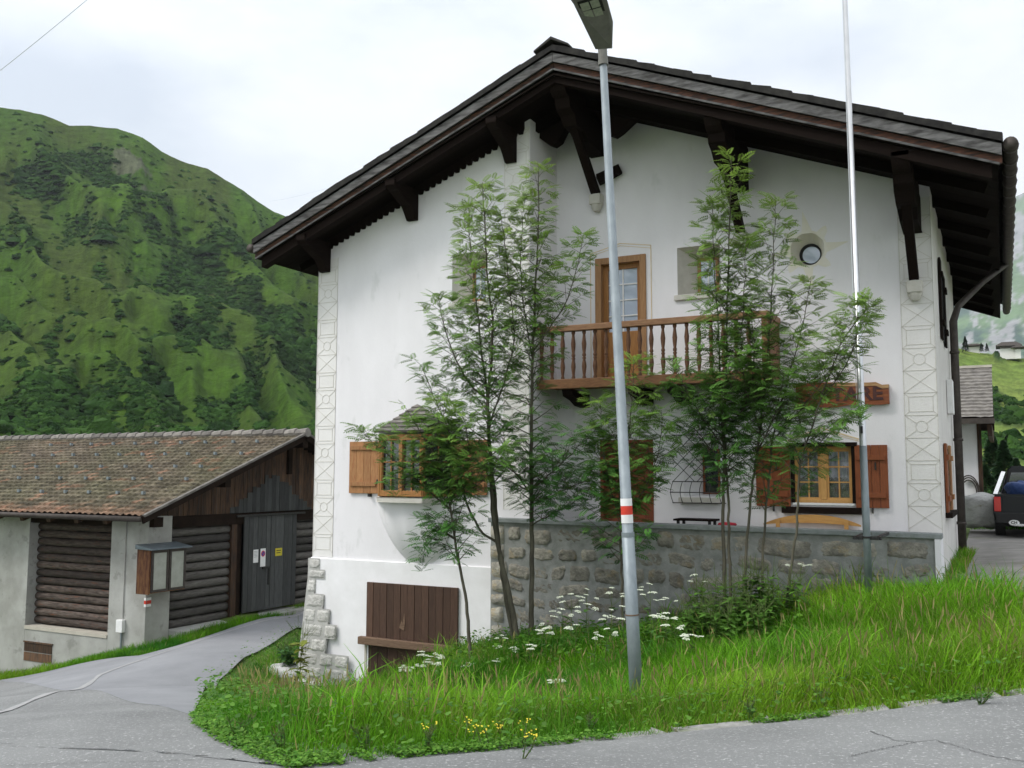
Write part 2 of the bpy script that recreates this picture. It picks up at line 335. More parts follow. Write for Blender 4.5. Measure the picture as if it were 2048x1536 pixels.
_A[:_n, :_n] = _tps(_d)+np.eye(_n)*.08; _A[:_n, _n] = 1; _A[:_n, _n+1:] = HP[:, :2]; _A[_n, :_n] = 1; _A[_n+1:, :_n] = HP[:, :2].T
_w = np.linalg.solve(_A, np.concatenate([HP[:, 2], [0, 0, 0]]))
def H(x, y):
    x = np.asarray(x, float); y = np.asarray(y, float); sh = x.shape; xf = np.clip(x.ravel(), -60, 45); yf = np.clip(y.ravel(), -40, 60)
    out = np.empty(len(xf))
    for i in range(0, len(xf), 20000):
        a, b = xf[i:i+20000], yf[i:i+20000]
        out[i:i+20000] = _tps(np.hypot(a[:, None]-HP[None, :, 0], b[:, None]-HP[None, :, 1]))@_w[:_n]+_w[_n]+_w[_n+1]*a+_w[_n+2]*b
    return out.reshape(sh)
def h1(x, y): return float(H(np.array([x]), np.array([y]))[0])
def G(px, py, tmax=60):     # ground point seen at a pixel
    r = ray(px, py); t = np.arange(2, tmax, .02); z = H(r[0]*t, r[1]*t)
    k = np.argmax(r[2]*t < z)
    if k == 0: k = len(t)-1
    return np.array([r[0]*t[k], r[1]*t[k], z[k]])

def ordinal(k): return ['first', 'second', 'third', 'fourth', 'fifth', 'sixth', 'seventh', 'eighth', 'ninth', 'tenth', 'eleventh', 'twelfth', 'thirteenth', 'fourteenth', 'fifteenth', 'sixteenth', 'seventeenth', 'eighteenth', 'nineteenth'][k] if k < 19 else ['twentieth', 'twenty-first', 'twenty-second', 'twenty-third', 'twenty-fourth', 'twenty-fifth', 'twenty-sixth', 'twenty-seventh', 'twenty-eighth', 'twenty-ninth', 'thirtieth', 'thirty-first', 'thirty-second', 'thirty-third', 'thirty-fourth', 'thirty-fifth', 'thirty-sixth'][k-19]
def rank(lst, key): o = sorted(range(len(lst)), key=lambda i: key(lst[i])); return {i: r for r, i in enumerate(o)}
# ================================================================== SETTING
def axis_coords(lo, hi, fine0, fine1, step):
    a = list(np.arange(fine0, fine1+1e-6, step)); s = step; x = a[-1]
    while x < hi: s *= 1.35; x += s; a.append(min(x, hi))
    s = step; x = a[0]
    while x > lo: s *= 1.35; x -= s; a.insert(0, max(x, lo))
    return np.array(a)
gx = axis_coords(-8000, 8000, -26, 8, .25); gy = axis_coords(-1500, 8000, -2, 30, .25)
X, Y = np.meshgrid(gx, gy, indexing='ij'); Z = H(X, Y)
Z = Z+.03*(fbm(X*1.3+50, Y*1.3+50)-.5)*((np.abs(X) < 60) & (np.abs(Y) < 60))-.03
g = MB(); g.grid(np.stack([X, Y, Z], -1), flip=True)
tag(g.build('ground', 'ground', smooth=True), 'grassy ground sloping down to the left around the house', kind='structure')
# ---- pavement sheets
A_near = [(7.4, 16.2), (3.4, 12.0), (.07, 8.4)]+[tuple(G(*p)[:2]) for p in [(1700, 1434), (1400, 1463), (1000, 1506), (700, 1534), (580, 1545)]]
A_left = [tuple(G(*p)[:2]) for p in [(510, 1518), (440, 1486), (398, 1458), (386, 1436), (398, 1405), (430, 1368), (480, 1325), (540, 1288), (590, 1256)]]+[(-13.0, 19.0), (-12.4, 26)]
B_left = [tuple(G(*p)[:2]) for p in [(0, 1362), (130, 1336), (280, 1313), (345, 1296), (450, 1262), (540, 1236), (612, 1214)]]
def resample(P, n):
    P = np.array(P, float); d = np.concatenate([[0], np.cumsum(np.hypot(*np.diff(P, axis=0).T))]); t = np.linspace(0, d[-1], n)
    return np.stack([np.interp(t, d, P[:, 0]), np.interp(t, d, P[:, 1])], 1)
def strip(name, A, B, n, m, dz, material, label, na=None):
    a = resample(A, n); b = resample(B, n); u = np.linspace(0, 1, m)[None, :, None]
    P = a[:, None]*(1-u)+b[:, None]*u; z = H(P[..., 0], P[..., 1])+dz
    s = MB(); s.grid(np.concatenate([P, z[..., None]], -1))
    return tag(s.build(name, material, smooth=True), label, kind='structure')
tip = A_left[3]
strip('road', A_near+A_left[:4], [(16, 6), (8, -4), (2, -8), (-6, -8), (-14, -5), (-19, 1), B_left[0]], 110, 60, .020, 'asphalt_near', 'grey asphalt road in the foreground')
strip('side_road', A_left[3:], [B_left[0]]+B_left[1:]+[(-19.5, 29), (-16.5, 36)], 120, 40, .022, 'asphalt', 'asphalt side road running down between the house and the barn')
strip('driveway', [(3.4, 12.2), (1.2, 11.9), (.35, 12.2), (-.35, 13.8), (-.78, 15.4), (-.76, 22), (-.9, 37)], [(8, 16.5), (9, 18), (9, 20), (9, 22), (9, 30), (9, 37)], 60, 24, .014, 'gravel', 'worn grey driveway beside the house')
# gutter strip along the far side of the side road
gl = resample([(-8.2, -4.5), (-8.6, -1), (-8.75, 2), (-8.9, 4.5)]+[tuple(G(*p)[:2]) for p in [(0, 1431), (80, 1398), (200, 1352), (330, 1306), (400, 1283), (500, 1252), (560, 1238), (615, 1220)]], 60)
d = np.gradient(gl, axis=0); nrm = np.stack([-d[:, 1], d[:, 0]], 1); nrm /= np.linalg.norm(nrm, axis=1)[:, None]
wd = .7*(.08+.03*np.sin(np.arange(60)*1.7)*np.sin(np.arange(60)*.63))[:, None]*np.linspace(1.3, .6, 60)[:, None]
P = np.stack([gl-nrm*wd, gl+nrm*wd], 1); s = MB(); s.grid(np.concatenate([P, (H(P[..., 0], P[..., 1])+.028)[..., None]], -1))
tag(s.build('gutter_strip', 'pale_strip'), 'pale worn gutter strip along the side road', kind='structure')
# cracks in the near asphalt
def crack(pts, w):
    q = np.array([G(*p) for p in pts]); q = resample(q[:, :2], 60); q += (RNG.random(q.shape)-.5)*.025
    dd = np.gradient(q, axis=0); nn = np.stack([-dd[:, 1], dd[:, 0]], 1); nn /= np.linalg.norm(nn, axis=1)[:, None]+1e-9
    ww = (w*(.3+RNG.random(60)))[:, None]; P = np.stack([q-nn*ww, q+nn*ww], 1)
    s = MB(); s.grid(np.concatenate([P, (H(P[..., 0], P[..., 1])+.0245)[..., None]], -1)); return s
ck = crack([(1740, 1470), (1790, 1488), (1830, 1492), (1870, 1488), (1920, 1502), (1980, 1520), (2060, 1534)], .005)
for p, w in (([(1700, 1520), (1760, 1507), (1830, 1492)], .004), ([(0, 1540), (300, 1531), (440, 1526)], .003)):
    c2 = crack(p, w); ck.add(c2.v[0], c2.f)
tag(ck.build('asphalt_crack', 'crack'), 'dark winding cracks in the asphalt', kind='structure')
0 and tag(MB().grid(np.array([[list(G(x, y)+np.array([0, 0, .026])) for y in (1535.2, 1550)] for x in np.linspace(1858, 1940, 8)])).build('road_marking', 'white'), 'edge of a white painted road marking', kind='structure')

# ---- hills: terrain rising around the valley, real distances
def SPUR(px, t):
    w_ = fbm(px*.005+4, t*3.1+2, 4)-.5; ph = t*5.2+px*.0030+w_*2.4; a = np.abs(((ph) % 1)-.5)*2; ph2 = t*11.+px*.0085+w_*5+.3; b = np.abs((ph2 % 1)-.5)*2
    return (a*a*(3-2*a)-.5)*1.3+(b-.5)*.18
def hill(name, px0, px1, ncol, nrow, ridge, rdist, d0, z0, colfun, ampl, prof, material, label, nsc=1., shrub=0.):
    pxs = np.linspace(px0, px1, ncol); t = np.linspace(0, 1, nrow)
    ry = np.interp(pxs, [p[0] for p in ridge], [p[1] for p in ridge])
    ry = ry+(fbm(pxs*.012+3, pxs*0+5, 5)-.5)*9*nsc
    hd = np.array([CF+CR*(p-1024)/FOC-CU*((945-768)/FOC) for p in pxs]); hl = np.hypot(hd[:, 0], hd[:, 1]); dirs = hd[:, :2]/hl[:, None]
    te = (945-ry)/FOC/hl           # tangent of the ridge elevation
    rd = np.interp(pxs, [p[0] for p in rdist], [p[1] for p in rdist])
    D = d0+(rd[:, None]-d0)*t[None]**1.25
    tb = z0/d0
    E = tb+(te[:, None]-tb)*prof(t)[None]
    Xh = dirs[:, 0:1]*D; Yh = dirs[:, 1:2]*D; Zh = D*E
    veg, cols, roc = colfun(pxs[:, None]+0*t[None], t[None]+0*pxs[:, None], Xh, Yh)
    sl = np.minimum(t*8, 1)[None]*np.minimum((1-t)*14+.12, 1)[None]
    L = 1/(ampl[1])
    gul = np.abs(fbm(Xh*L+Yh*L*.25+5, Yh*L*.35+9, 5)-.5)*2
    Zh = Zh+D*ampl[0]*sl*(gul-.35)*1.2
    if shrub is not None and name == 'hillside': Zh = Zh+D*.021*np.minimum(t*8, 1)[None]*np.clip((1-t)*7, 0, 1)[None]*SPUR(pxs[:, None]+0*t[None], t[None]+0*pxs[:, None])
    if shrub: 
        rr = RNG.random(Zh.shape); sm = (rr+np.roll(rr, 1, 0)+np.roll(rr, 1, 1))/3
        Zh = Zh+veg*shrub*(fbm(pxs[:, None]*.32+t[None]*0, t[None]*nrow*.28, 3)*1.3+.5*sm)*(D/400)**.6
        Zh = Zh+roc*D*.02*(fbm(Xh*.09, Yh*.09, 4)-.5)
    P = np.stack([Xh, Yh, Zh], -1)
    back = P[:, -1:].copy(); back[..., 0:2] *= 1.25; back[..., 2] = back[..., 2]*.8
    P = np.concatenate([P, back], 1); cols = np.concatenate([cols, cols[:, -1:]], 1)
    nC, nR = P.shape[:2]
    V = P.reshape(1, -1, 3); ii = np.arange(nC-1)[:, None]*nR+np.arange(nR-1)[None]
    F = np.stack([ii, ii+nR, ii+nR+1, ii+1], -1).reshape(-1, 4)
    o = fast_mesh(name, V, nC*nR, F, cols.reshape(1, -1, 3), material)
    o.data.polygons.foreach_set('use_smooth', [True]*len(o.data.polygons))
    shrubs(name, P[:, :-1], veg, pxs, t); return tag(o, label, kind='structure'), P
def shrubs(name, P, veg, pxs, t):
    if name == 'mountain': return
    rg = np.random.default_rng(77); nc, nr = veg.shape; n = 38000 if name == 'hillside' else 3000
    w_ = veg*(P[..., 2]*0+1)*(np.hypot(P[..., 0], P[..., 1])[:, :]); w_ = (w_*veg*np.clip(1.25-t[None]*1.15, .12, 1)+.006*np.hypot(P[..., 0], P[..., 1])).copy(); w_[:, -6:] = 0; w_[:, :3] = 0
    if name == 'hillside': w_[pxs > 700] *= .05; w_[pxs < -150] *= .2
    cs = np.cumsum(w_.ravel()); k = np.searchsorted(cs, rg.random(n)*cs[-1]); i, j = np.unravel_index(np.minimum(k, nc*nr-1), (nc, nr))
    p = P[i, j]+(P[np.minimum(i+1, nc-1), j]-P[i, j])*rg.random((n, 1)); D = np.hypot(p[:, 0], p[:, 1]); sz = (D/480)**.55*rg.lognormal(-.05, .5, n)*1.0
    ns, nl = 7, 4; V = np.zeros((n, ns*nl, 3)); q = 0
    for l in range(nl):
        ph = math.pi/2*l/(nl-.6)
        for s_ in range(ns):
            a = 6.283*s_/ns+l*.4; r = math.cos(ph); jit = .6+.8*rg.random((n, 1)); d_ = np.array([math.cos(a)*r, math.sin(a)*r, math.sin(ph)*.75])
            V[:, q] = p+d_[None]*sz[:, None]*jit-np.array([0, 0, .25])*sz[:, None]; q += 1
    F = [(l*ns+s_, l*ns+(s_+1) % ns, (l+1)*ns+(s_+1) % ns, (l+1)*ns+s_) for l in range(nl-1) for s_ in range(ns)]+[((nl-1)*ns, (nl-1)*ns+1, (nl-1)*ns+2, (nl-1)*ns+3)]
    g_ = rg.random((n, 1)); c = np.array([.010, .034, .006])*(1-g_)+np.array([.036, .085, .014])*g_; tn = fbm(p[:, 0]*.02, p[:, 1]*.02, 3)[:, None]; c = c*(.5+.9*tn)
    o = fast_mesh('alder_scrub', V, ns*nl, F, np.repeat(c[:, None], ns*nl, 1), 'hill'); tag(o, 'dark alder scrub and bushes covering the mountain slope' if name == 'hillside' else 'dark bushes dotted over the green hill beyond the driveway', kind='stuff')
def ell(px, t, cx, ct, rx, rt, ang=0):
    c, s_ = math.cos(rad(ang)), math.sin(rad(ang)); u = (px-cx)/rx; v = (t-ct)/rt
    a = u*c+v*s_; b = -u*s_+v*c
    return np.clip(1.25-np.sqrt(a*a+b*b), 0, 1)
def mtn_col(px, t, x, y):
    # t (0..1) maps to image height about linearly: ty = elevation fraction
    q = px*.004+t*2.2; w_ = -px*.0022+t*3.5
    streak = fbm(q*1.6+3+fbm(px*.006, t*5, 3)*.8, w_*.8+px*.004+7, 5)
    clump = fbm(px*.022+1, t*13+4, 5, .62)
    sp = SPUR(px, t); veg = np.clip((streak-.50)*3.2-sp*.42+.56-t*1.0, 0, 1)
    veg = np.clip(veg+(clump-.52)*3.4, 0, 1)
    low = np.clip((.44-t)*5, 0, 1); veg = np.clip(veg+low*1.0*np.clip((clump-.38)*12, 0, 1), 0, 1)
    for a in [(40, .40, 150, .055, 14), (150, .52, 190, .05, 28), (330, .42, 210, .035, 26), (470, .31, 150, .035, 20), (130, .115, 90, .022, 0), (-60, .36, 130, .05, 10), (575, .36, 60, .03, 10), (230, .61, 130, .03, 30)]:
        veg *= 1-np.clip(ell(px, t, *a)*2.2, 0, 1)*(clump < .62)
    veg = np.clip(veg-np.clip((t-.80)*5, 0, .8), 0, 1)
    for a in [(150, .92, 55, .035, 25), (215, .87, 50, .04, 30), (290, .80, 50, .045, 32), (360, .72, 50, .045, 32), (425, .64, 50, .04, 32), (40, .86, 60, .03, 30), (520, .66, 70, .03, 20), (480, .80, 60, .03, 15)]:  # extra dark scrub colour paints in the shadow of the diagonal gully
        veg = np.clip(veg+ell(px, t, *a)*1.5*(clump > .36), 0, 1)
    roc = np.zeros_like(px)
    for a in [(325, .245, 34, .045, 10), (245, .26, 20, .03, 30), (405, .195, 18, .03, 30), (20, .20, 40, .03, 0), (490, .05, 40, .03, 0), (235, .93, 50, .03, 20), (290, .88, 40, .03, 20)]:
        roc = np.maximum(roc, ell(px, t, *a))
    rn = fbm(px*.05, t*26, 5, .65); roc = np.clip((roc*1.1+rn-1.02)*7, 0, 1)*(veg < 2)
    m1 = fbm(px*.01+9, t*7+2, 5)[..., None]; fine = fbm(px*.16, t*75, 4, .7)[..., None]
    meadow = np.array([.055, .125, .012])*(1-m1)+np.array([.095, .175, .020])*m1
    brown = np.clip((fbm(px*.008+31, t*5+8, 4)-.44)*6, 0, 1)[..., None]*np.clip(t*1.6, 0, 1)[..., None]
    meadow = meadow*(1-brown*.6)+np.array([.085, .10, .028])*brown*.6
    meadow = meadow*(.62+.76*fine)
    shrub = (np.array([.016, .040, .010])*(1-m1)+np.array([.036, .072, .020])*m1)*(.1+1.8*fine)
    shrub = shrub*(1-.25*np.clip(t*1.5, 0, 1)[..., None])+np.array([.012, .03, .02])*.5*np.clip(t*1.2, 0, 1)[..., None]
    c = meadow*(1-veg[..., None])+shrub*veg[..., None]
    rk = np.array([.17, .175, .165])*(.3+1.2*fine); c = c*(1-roc[..., None])+rk*roc[..., None]
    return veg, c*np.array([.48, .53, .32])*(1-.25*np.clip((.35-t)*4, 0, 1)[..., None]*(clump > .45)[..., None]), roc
ridge = [(-900, 120), (-300, 160), (0, 195), (45, 206), (105, 231), (150, 230), (205, 236), (258, 258), (300, 286), (340, 302), (395, 322), (430, 347), (470, 368), (500, 389), (535, 412), (580, 434), (640, 475), (760, 540), (900, 620), (1050, 700), (1300, 790), (1500, 830)]
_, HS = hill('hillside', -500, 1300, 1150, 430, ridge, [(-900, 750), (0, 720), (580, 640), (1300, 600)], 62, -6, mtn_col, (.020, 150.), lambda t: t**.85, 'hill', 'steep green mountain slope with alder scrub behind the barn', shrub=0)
def right_col(px, t, x, y):
    veg = np.clip((fbm(px*.03, t*6, 5)-.50)*8, 0, 1)
    for a in [(2020, .55, 60, .07, 0), (1960, .38, 50, .05, 0), (2050, .30, 60, .05, 0)]: veg = np.maximum(veg, np.clip(ell(px, t, *a)*2, 0, 1))
    for a in [(1980, .47, 90, .035, -25), (2000, .2, 90, .07, -20), (2000, .85, 120, .10, 0)]: veg *= 1-np.clip(ell(px, t, *a)*2, 0, 1)
    fine = fbm(px*.2, t*60, 4, .7)[..., None]; m1 = fbm(px*.02+9, t*9+2, 4)[..., None]
    c = (np.array([.10, .17, .03])*(1-m1)+np.array([.16, .20, .045])*m1)*(.6+.8*fine)
    s_ = np.array([.022, .05, .018])*(.4+1.2*fine)
    return veg, c*(1-veg[..., None])+s_*veg[..., None], px*0
hill('hill', 1780, 2900, 420, 220, [(1780, 640), (1900, 682), (1950, 697), (2048, 711), (2150, 700), (2400, 640), (2900, 560)], [(1780, 300), (2900, 330)], 55, -1.6, right_col, (.006, 60.), lambda t: t**.9, 'hill', 'green meadow hill with dark bushes beyond the driveway', nsc=.5, shrub=1.4)
def far_col(px, t, x, y):
    f = fbm(px*.02, t*14, 6, .6); fine = fbm(px*.1, t*60, 4, .6)[..., None]
    veg = np.clip((f-.48)*6, 0, 1)[..., None]
    c = np.array([.10, .17, .07])*(.7+.6*fine); s_ = np.array([.03, .07, .05])*(.6+.8*fine)
    r = np.clip((fbm(px*.06+40, t*22+3, 5, .65)-.57+t*.10)*12, 0, 1)[..., None]
    c = c*(1-veg)+s_*veg; c = c*(1-r)+np.array([.26, .26, .26])*r
    return veg[..., 0]*0, c, px*0
hill('mountain', 1100, 3300, 420, 240, [(1100, 640), (1500, 560), (1900, 470), (2000, 410), (2048, 380), (2200, 300), (2600, 340), (3300, 420)], [(1100, 6500), (3300, 6500)], 1800, 50, far_col, (.012, 1100.), lambda t: t**.95, 'farhill', 'distant hazy mountain with green slopes and rock', nsc=1)
# ================================================================== HOUSE
RX = -6.08                                   # ridge x
Y1, Y2, YV = 15.0, 13.93, 13.10              # recessed facade, wing facade, verge
XL, XI, XR = -11.33, -6.88, -.80
XEL, XER = -12.20, .15                       # eaves
def zt(x): return 6.77-.40*abs(x-RX)         # top of the tiles
def zs(x): return 6.27-.387*abs(x-RX)        # soffit
house = empty('chalet', (-6, 15, -2.5), 'large white plastered alpine house with dark overhanging gable roof and wooden balcony', 'house')
def loop_rect(x0, x1, z0, z1): return [(x0, z0), (x1, z0), (x1, z1), (x0, z1)]
def facade(s, Y, outline, holes):
    """plaster face at y=Y with openings; each hole = (outer loop, inner loop, depth)"""
    polys = [[Vector((x, z, 0)) for x, z in outline]]+[[Vector((x, z, 0)) for x, z in h[0]] for h in holes]
    flat = [p for q in polys for p in q]; tr = tessellate_polygon(polys)
    s.add([(p.x, Y, p.y) for p in flat], [tuple(t) for t in tr])
    for o, i, dp in holes:
        n = len(o); v = [(x, Y, z) for x, z in o]+[(x, Y+dp, z) for x, z in i]
        s.add(v, [(k, (k+1) % n, (k+1) % n+n, k+n) for k in range(n)])
def circle(cx, cz, r, n=28): return [(cx+r*math.cos(2*math.pi*k/n), cz+r*math.sin(2*math.pi*k/n)) for k in range(n)]
# openings (x0,x1,z0,z1)
DOOR = (-6.14, -5.22, 1.54, 3.70); SW = (-4.675, -3.95, 2.94, 3.74); RWc = (-2.575, 3.49); WIN = (-2.89, -1.985, -.44, .44)
GW = (-4.61, -4.01, -.37, .50); GD = (-6.07, -5.13, -1.25, .56); WW = (-8.39, -7.72, 2.92, 3.79)
s = MB()
zb = -2.6
outline = [(XI, zb), (XR, zb), (XR, zs(XR)+.15), (RX, zs(RX)+.15), (XI, zs(XI)+.15)]
holes = [(loop_rect(*DOOR), loop_rect(*DOOR), .22), (loop_rect(*SW), loop_rect(-4.42, -4.06, 2.96, 3.60), .34), (circle(*RWc, .265), circle(RWc[0], RWc[1]-.02, .165), .30),
         (loop_rect(*WIN), loop_rect(*WIN), .20), (loop_rect(*GW), loop_rect(-4.37, -4.09, -.33, .40), .30), (loop_rect(*GD), loop_rect(*GD), .18)]
facade(s, Y1, outline, holes)
# wing upper facade
facade(s, Y2, [(XL, -1.55), (XI, -1.55), (XI, zs(XI)+.15), (XL, zs(XL)+.15)], [(loop_rect(*WW), loop_rect(-8.13, -7.82, 2.96, 3.62), .30)])
# wing return wall, left wall, back wall and closing faces (real thickness comes from the reveals)
s.add([(XI, Y2, -1.55), (XI, Y1, -1.55), (XI, Y1, zs(XI)+.15), (XI, Y2, zs(XI)+.15)], [(0, 1, 2, 3)])
s.add([(XL, Y2, -4.6), (XL, 22, -4.6), (XL, 22, zs(XL)+.15), (XL, Y2, zs(XL)+.15)], [(0, 1, 2, 3)])
s.add([(XL, 22, -4.6), (XR, 22, -4.6), (XR, 22, zs(XR)+.1), (RX, 22, zs(RX)+.1), (XL, 22, zs(XL)+.1)], [(0, 1, 2, 3, 4)])
wall = s.build('wall', 'plaster', house)
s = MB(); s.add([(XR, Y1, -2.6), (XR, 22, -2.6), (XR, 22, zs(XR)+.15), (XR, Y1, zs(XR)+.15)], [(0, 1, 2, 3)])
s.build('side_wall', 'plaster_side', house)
# plinth of the wing: slightly proud and battered, white render
s = MB()
DO = (-10.02, -8.20, -4.4, -1.93)
facade(s, Y2-.035, [(XL-.02, -4.6), (XI, -4.6), (XI, -1.56), (XL-.02, -1.56)], [(loop_rect(*DO), loop_rect(*DO), .12)])
s.add([(XL-.02, Y2-.035, -1.56), (XI, Y2-.035, -1.56), (XI, Y2+.01, -1.545), (XL-.02, Y2+.01, -1.545)], [(0, 1, 2, 3)])
s.build('plinth', 'plaster_new', house)
# interior backing so that the openings are not see-through
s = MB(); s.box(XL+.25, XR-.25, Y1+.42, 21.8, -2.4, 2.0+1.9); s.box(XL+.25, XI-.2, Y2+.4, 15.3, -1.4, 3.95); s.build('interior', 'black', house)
# rubble quoins at the foot of the wing
def pillow(s, x0, x1, z0, z1, Y, bulge, tint=1., nx=7, nz=5, jit=.010, batter=None, rnd=.05):
    u = np.linspace(-1, 1, nx); w_ = np.linspace(-1, 1, nz); U, Wv = np.meshgrid(u, w_, indexing='ij')
    e = (1-np.abs(U)**6)*(1-np.abs(Wv)**5); e = e**.4
    P = np.zeros((nx, nz, 3)); rx_, rz_ = (x1-x0)/2, (z1-z0)/2
    cut = 1-rnd*(np.abs(U)*np.abs(Wv))**2
    P[..., 0] = (x0+x1)/2+U*rx_*cut+(RNG.random((nx, nz))-.5)*jit; P[..., 2] = (z0+z1)/2+Wv*rz_*cut+(0 if rnd < .1 else U*random.uniform(-.03, .03))+(RNG.random((nx, nz))-.5)*jit
    yy = Y-bulge*e*(.7+.5*RNG.random((nx, nz)))+.02
    P[..., 1] = yy
    if batter is not None: P = batter(P)
    s.grid(P, tint, flip=True)
def zy(y): return -1.55-(y-1116)/106.
rows = [1117, 1138, 1156, 1184, 1211, 1239, 1266, 1293, 1318, 1342, 1368, 1394, 1420, 1450]
widths = [[.27], [.39], [.19], [.40], [.26, .28], [.45, .25], [.20, .33], [.40, .30, .28], [.21, .28, .40, .11], [.45, .32, .23], [.25, .4, .35], [.35, .3, .38], [.3, .4, .33]]
s = MB()
def bat(P):
    k = np.clip((-1.9-P[..., 2])/2.2, 0, 1); P[..., 1] -= .13*k; P[..., 0] -= .16*k*np.clip((-10.3-P[..., 0])/1.1, 0, 1); return P
for i, ws in enumerate(widths):
    z1, z0 = zy(rows[i])-.006, zy(rows[i+1])+.005; x = XL-.05
    for j, w_ in enumerate(ws):
        x1 = min(x+w_*1.03, -10.06)
        pillow(s, x+.008, x1-.008, z0, z1, Y2-.04, .04, random.uniform(.85, 1.12), 11, 8, .008, bat, .02)
        # returning side of the corner stones
        x = x1
s.build('corner_stones', 'quoin', house, smooth=True)
s = MB()
for i, ws in enumerate(widths):
    z1, z0 = zy(rows[i]), zy(rows[i+1]); x1 = min(XL-.05+sum(ws)*1.03, -10.05); P = np.array([[[XL-.06, Y2-.045, z0], [XL-.06, Y2-.045, z1]], [[x1-.02, Y2-.045, z0], [x1-.02, Y2-.045, z1]]], float)
    P = bat(P); s.grid(P, flip=True)
    k0 = min(max((-1.9-z0)/2.2, 0), 1); k1 = min(max((-1.9-z1)/2.2, 0), 1)
    s.add([(XL-.05-.16*k0, Y2-.045-.13*k0, z0), (XL-.05-.16*k1, Y2-.045-.13*k1, z1), (XL-.01, Y2+.6, z1), (XL-.01, Y2+.6, z0)], [(0, 1, 2, 3)])
s.build('corner_mortar', 'pale_mortar', house)
# ---- roof
s = MB()   # soffit boards
for sgn, xe in ((-1, XEL+.05), (1, XER-.05)):
    for z_off, nm in ((0.0, 0),):
        nb = 34; ys = np.linspace(YV+.04, 26.5, nb*3+1)
        for k in range(nb):
            y0, y1 = YV+.04+(13.36)*k/nb, YV+.04+(13.36)*(k+1)/nb-.012
            v = [(RX, y0, zs(RX)+.02), (RX, y1, zs(RX)+.02), (xe, y1, zs(xe)+.02), (xe, y0, zs(xe)+.02)]
            s.add(v+[(a, b, c+.03) for a, b, c in v], [(0, 1, 2, 3), (7, 6, 5, 4), (0, 4, 5, 1), (3, 2, 6, 7), (1, 5, 6, 2), (0, 3, 7, 4)], random.uniform(.8, 1.3))
roof = None
# tile slab (thick) : wavy top surface with stepped courses
s2 = MB()
ny = 150; ncs = 22
for sgn, xe in ((-1, XEL-.02), (1, XER+.02)):
    Lh = abs(xe-RX)
    us = []; 
    for c in range(ncs):
        for f_ in (0, .97): us.append((c+f_)/ncs)
    us.append(1.); us = np.array(us); ys = np.linspace(YV-.03, 26.7, ny)
    Uu, Yy = np.meshgrid(us, ys, indexing='ij'); Xx = RX+sgn*Uu*Lh
    fr = (Uu*ncs) % 1
    Zz = 6.77-.40*Uu*Lh-.012*(1-fr)-.01+.022*np.abs(np.sin(Yy*math.pi/.26))+.018*(fbm(Uu*30, Yy*3, 3)-.5)
    Zz[:, 0] += (RNG.random(len(us))-.5)*.03
    s2.grid(np.stack([Xx, Yy, Zz], -1), flip=(sgn > 0))
    # front edge and eave edge
    n = len(us); v = [(Xx[i, 0], YV-.03, Zz[i, 0]) for i in range(n)]+[(Xx[i, 0], YV-.03, 6.77-.40*us[i]*Lh-.10) for i in range(n)]
    s2.add(v, [(i, i+1, i+1+n, i+n) for i in range(n-1)], .8)
    v = [(xe, ys[j], Zz[-1, j]) for j in range(ny)]+[(xe, ys[j], 6.77-.40*Lh-.10) for j in range(ny)]
    s2.add(v, [(j, j+1, j+1+ny, j+ny) for j in range(ny-1)], .8)
roof = s2.build('roof', 'slate', house)
s.build('soffit_board', 'soffit', roof)
def verge(name, m, t, b, y0, y1, e0=0., tint=1., wav=0.):   # strip following both slopes; t,b offsets below the tile line
    for sgn, xe in ((-1, XEL-e0), (1, XER+e0)):
        s = MB(); n = 14; xs = np.linspace(RX+sgn*.004, xe, n)
        sl = .400; f = lambda x, o: 6.77-sl*abs(x-RX)-o
        top = [f(x, t)+random.uniform(-wav, wav) for x in xs]; bot = [f(x, b)+random.uniform(-wav, wav)*.6 for x in xs]
        v = [(x, y, z) for y in (y0, y1) for x, z in list(zip(xs, top))+list(zip(xs, bot))]
        m2 = 2*n
        fs = [(i, i+1, i+1+n, i+n) for i in range(n-1)]+[(i+m2, i+n+m2, i+1+n+m2, i+1+m2) for i in range(n-1)]
        fs += [(i+n, i+1+n, i+1+n+m2, i+n+m2) for i in range(n-1)]+[(i, i+m2, i+1+m2, i+1) for i in range(n-1)]
        fs += [(0, n, n+m2, m2), (n-1, n-1+m2, 2*n-1+m2, 2*n-1)]
        s.add(v, fs, tint); s.build(name, m, roof)
verge('verge_board', 'grey_board', .125, .27, YV, YV+.035, .0, 1., .004)
verge('under_board', 'red_board', .275, .375, YV+.05, YV+.08)
verge('edge_batten', 'grey_board', .372, .402, YV+.02, YV+.06, -.03, .8, .003)
verge('edge_rafter', 'dark_wood', .40, .58, YV+.10, YV+.26, -.12, .9)
# ridge cap lifted above the tiles
s = MB()
for yy in np.arange(YV-.06, 26.5, .42):
    s.prism([(RX-.30, 6.68), (RX, 6.84), (RX+.30, 6.68), (RX+.30, 6.71), (RX, 6.885), (RX-.30, 6.71)], 1, yy, yy+.44, random.uniform(.8, 1.5))
s.build('ridge_cap', 'slate', roof)
# underside rafters running down the slope
for yr in (14.2, 15.6, 17.0, 18.4, 19.8, 21.2, 22.6, 24.0, 25.4):
    for sgn, xe in ((-1, XEL+.25), (1, XER-.2)):
        s = MB(); s.beam((RX, yr, zs(RX)-.055), (xe, yr, zs(xe)-.055), .12, .14); s.build('rafter', 'soffit', roof)
s = MB(); s.box(RX-.1, RX+.1, 0, 0, 0, 0) if False else None
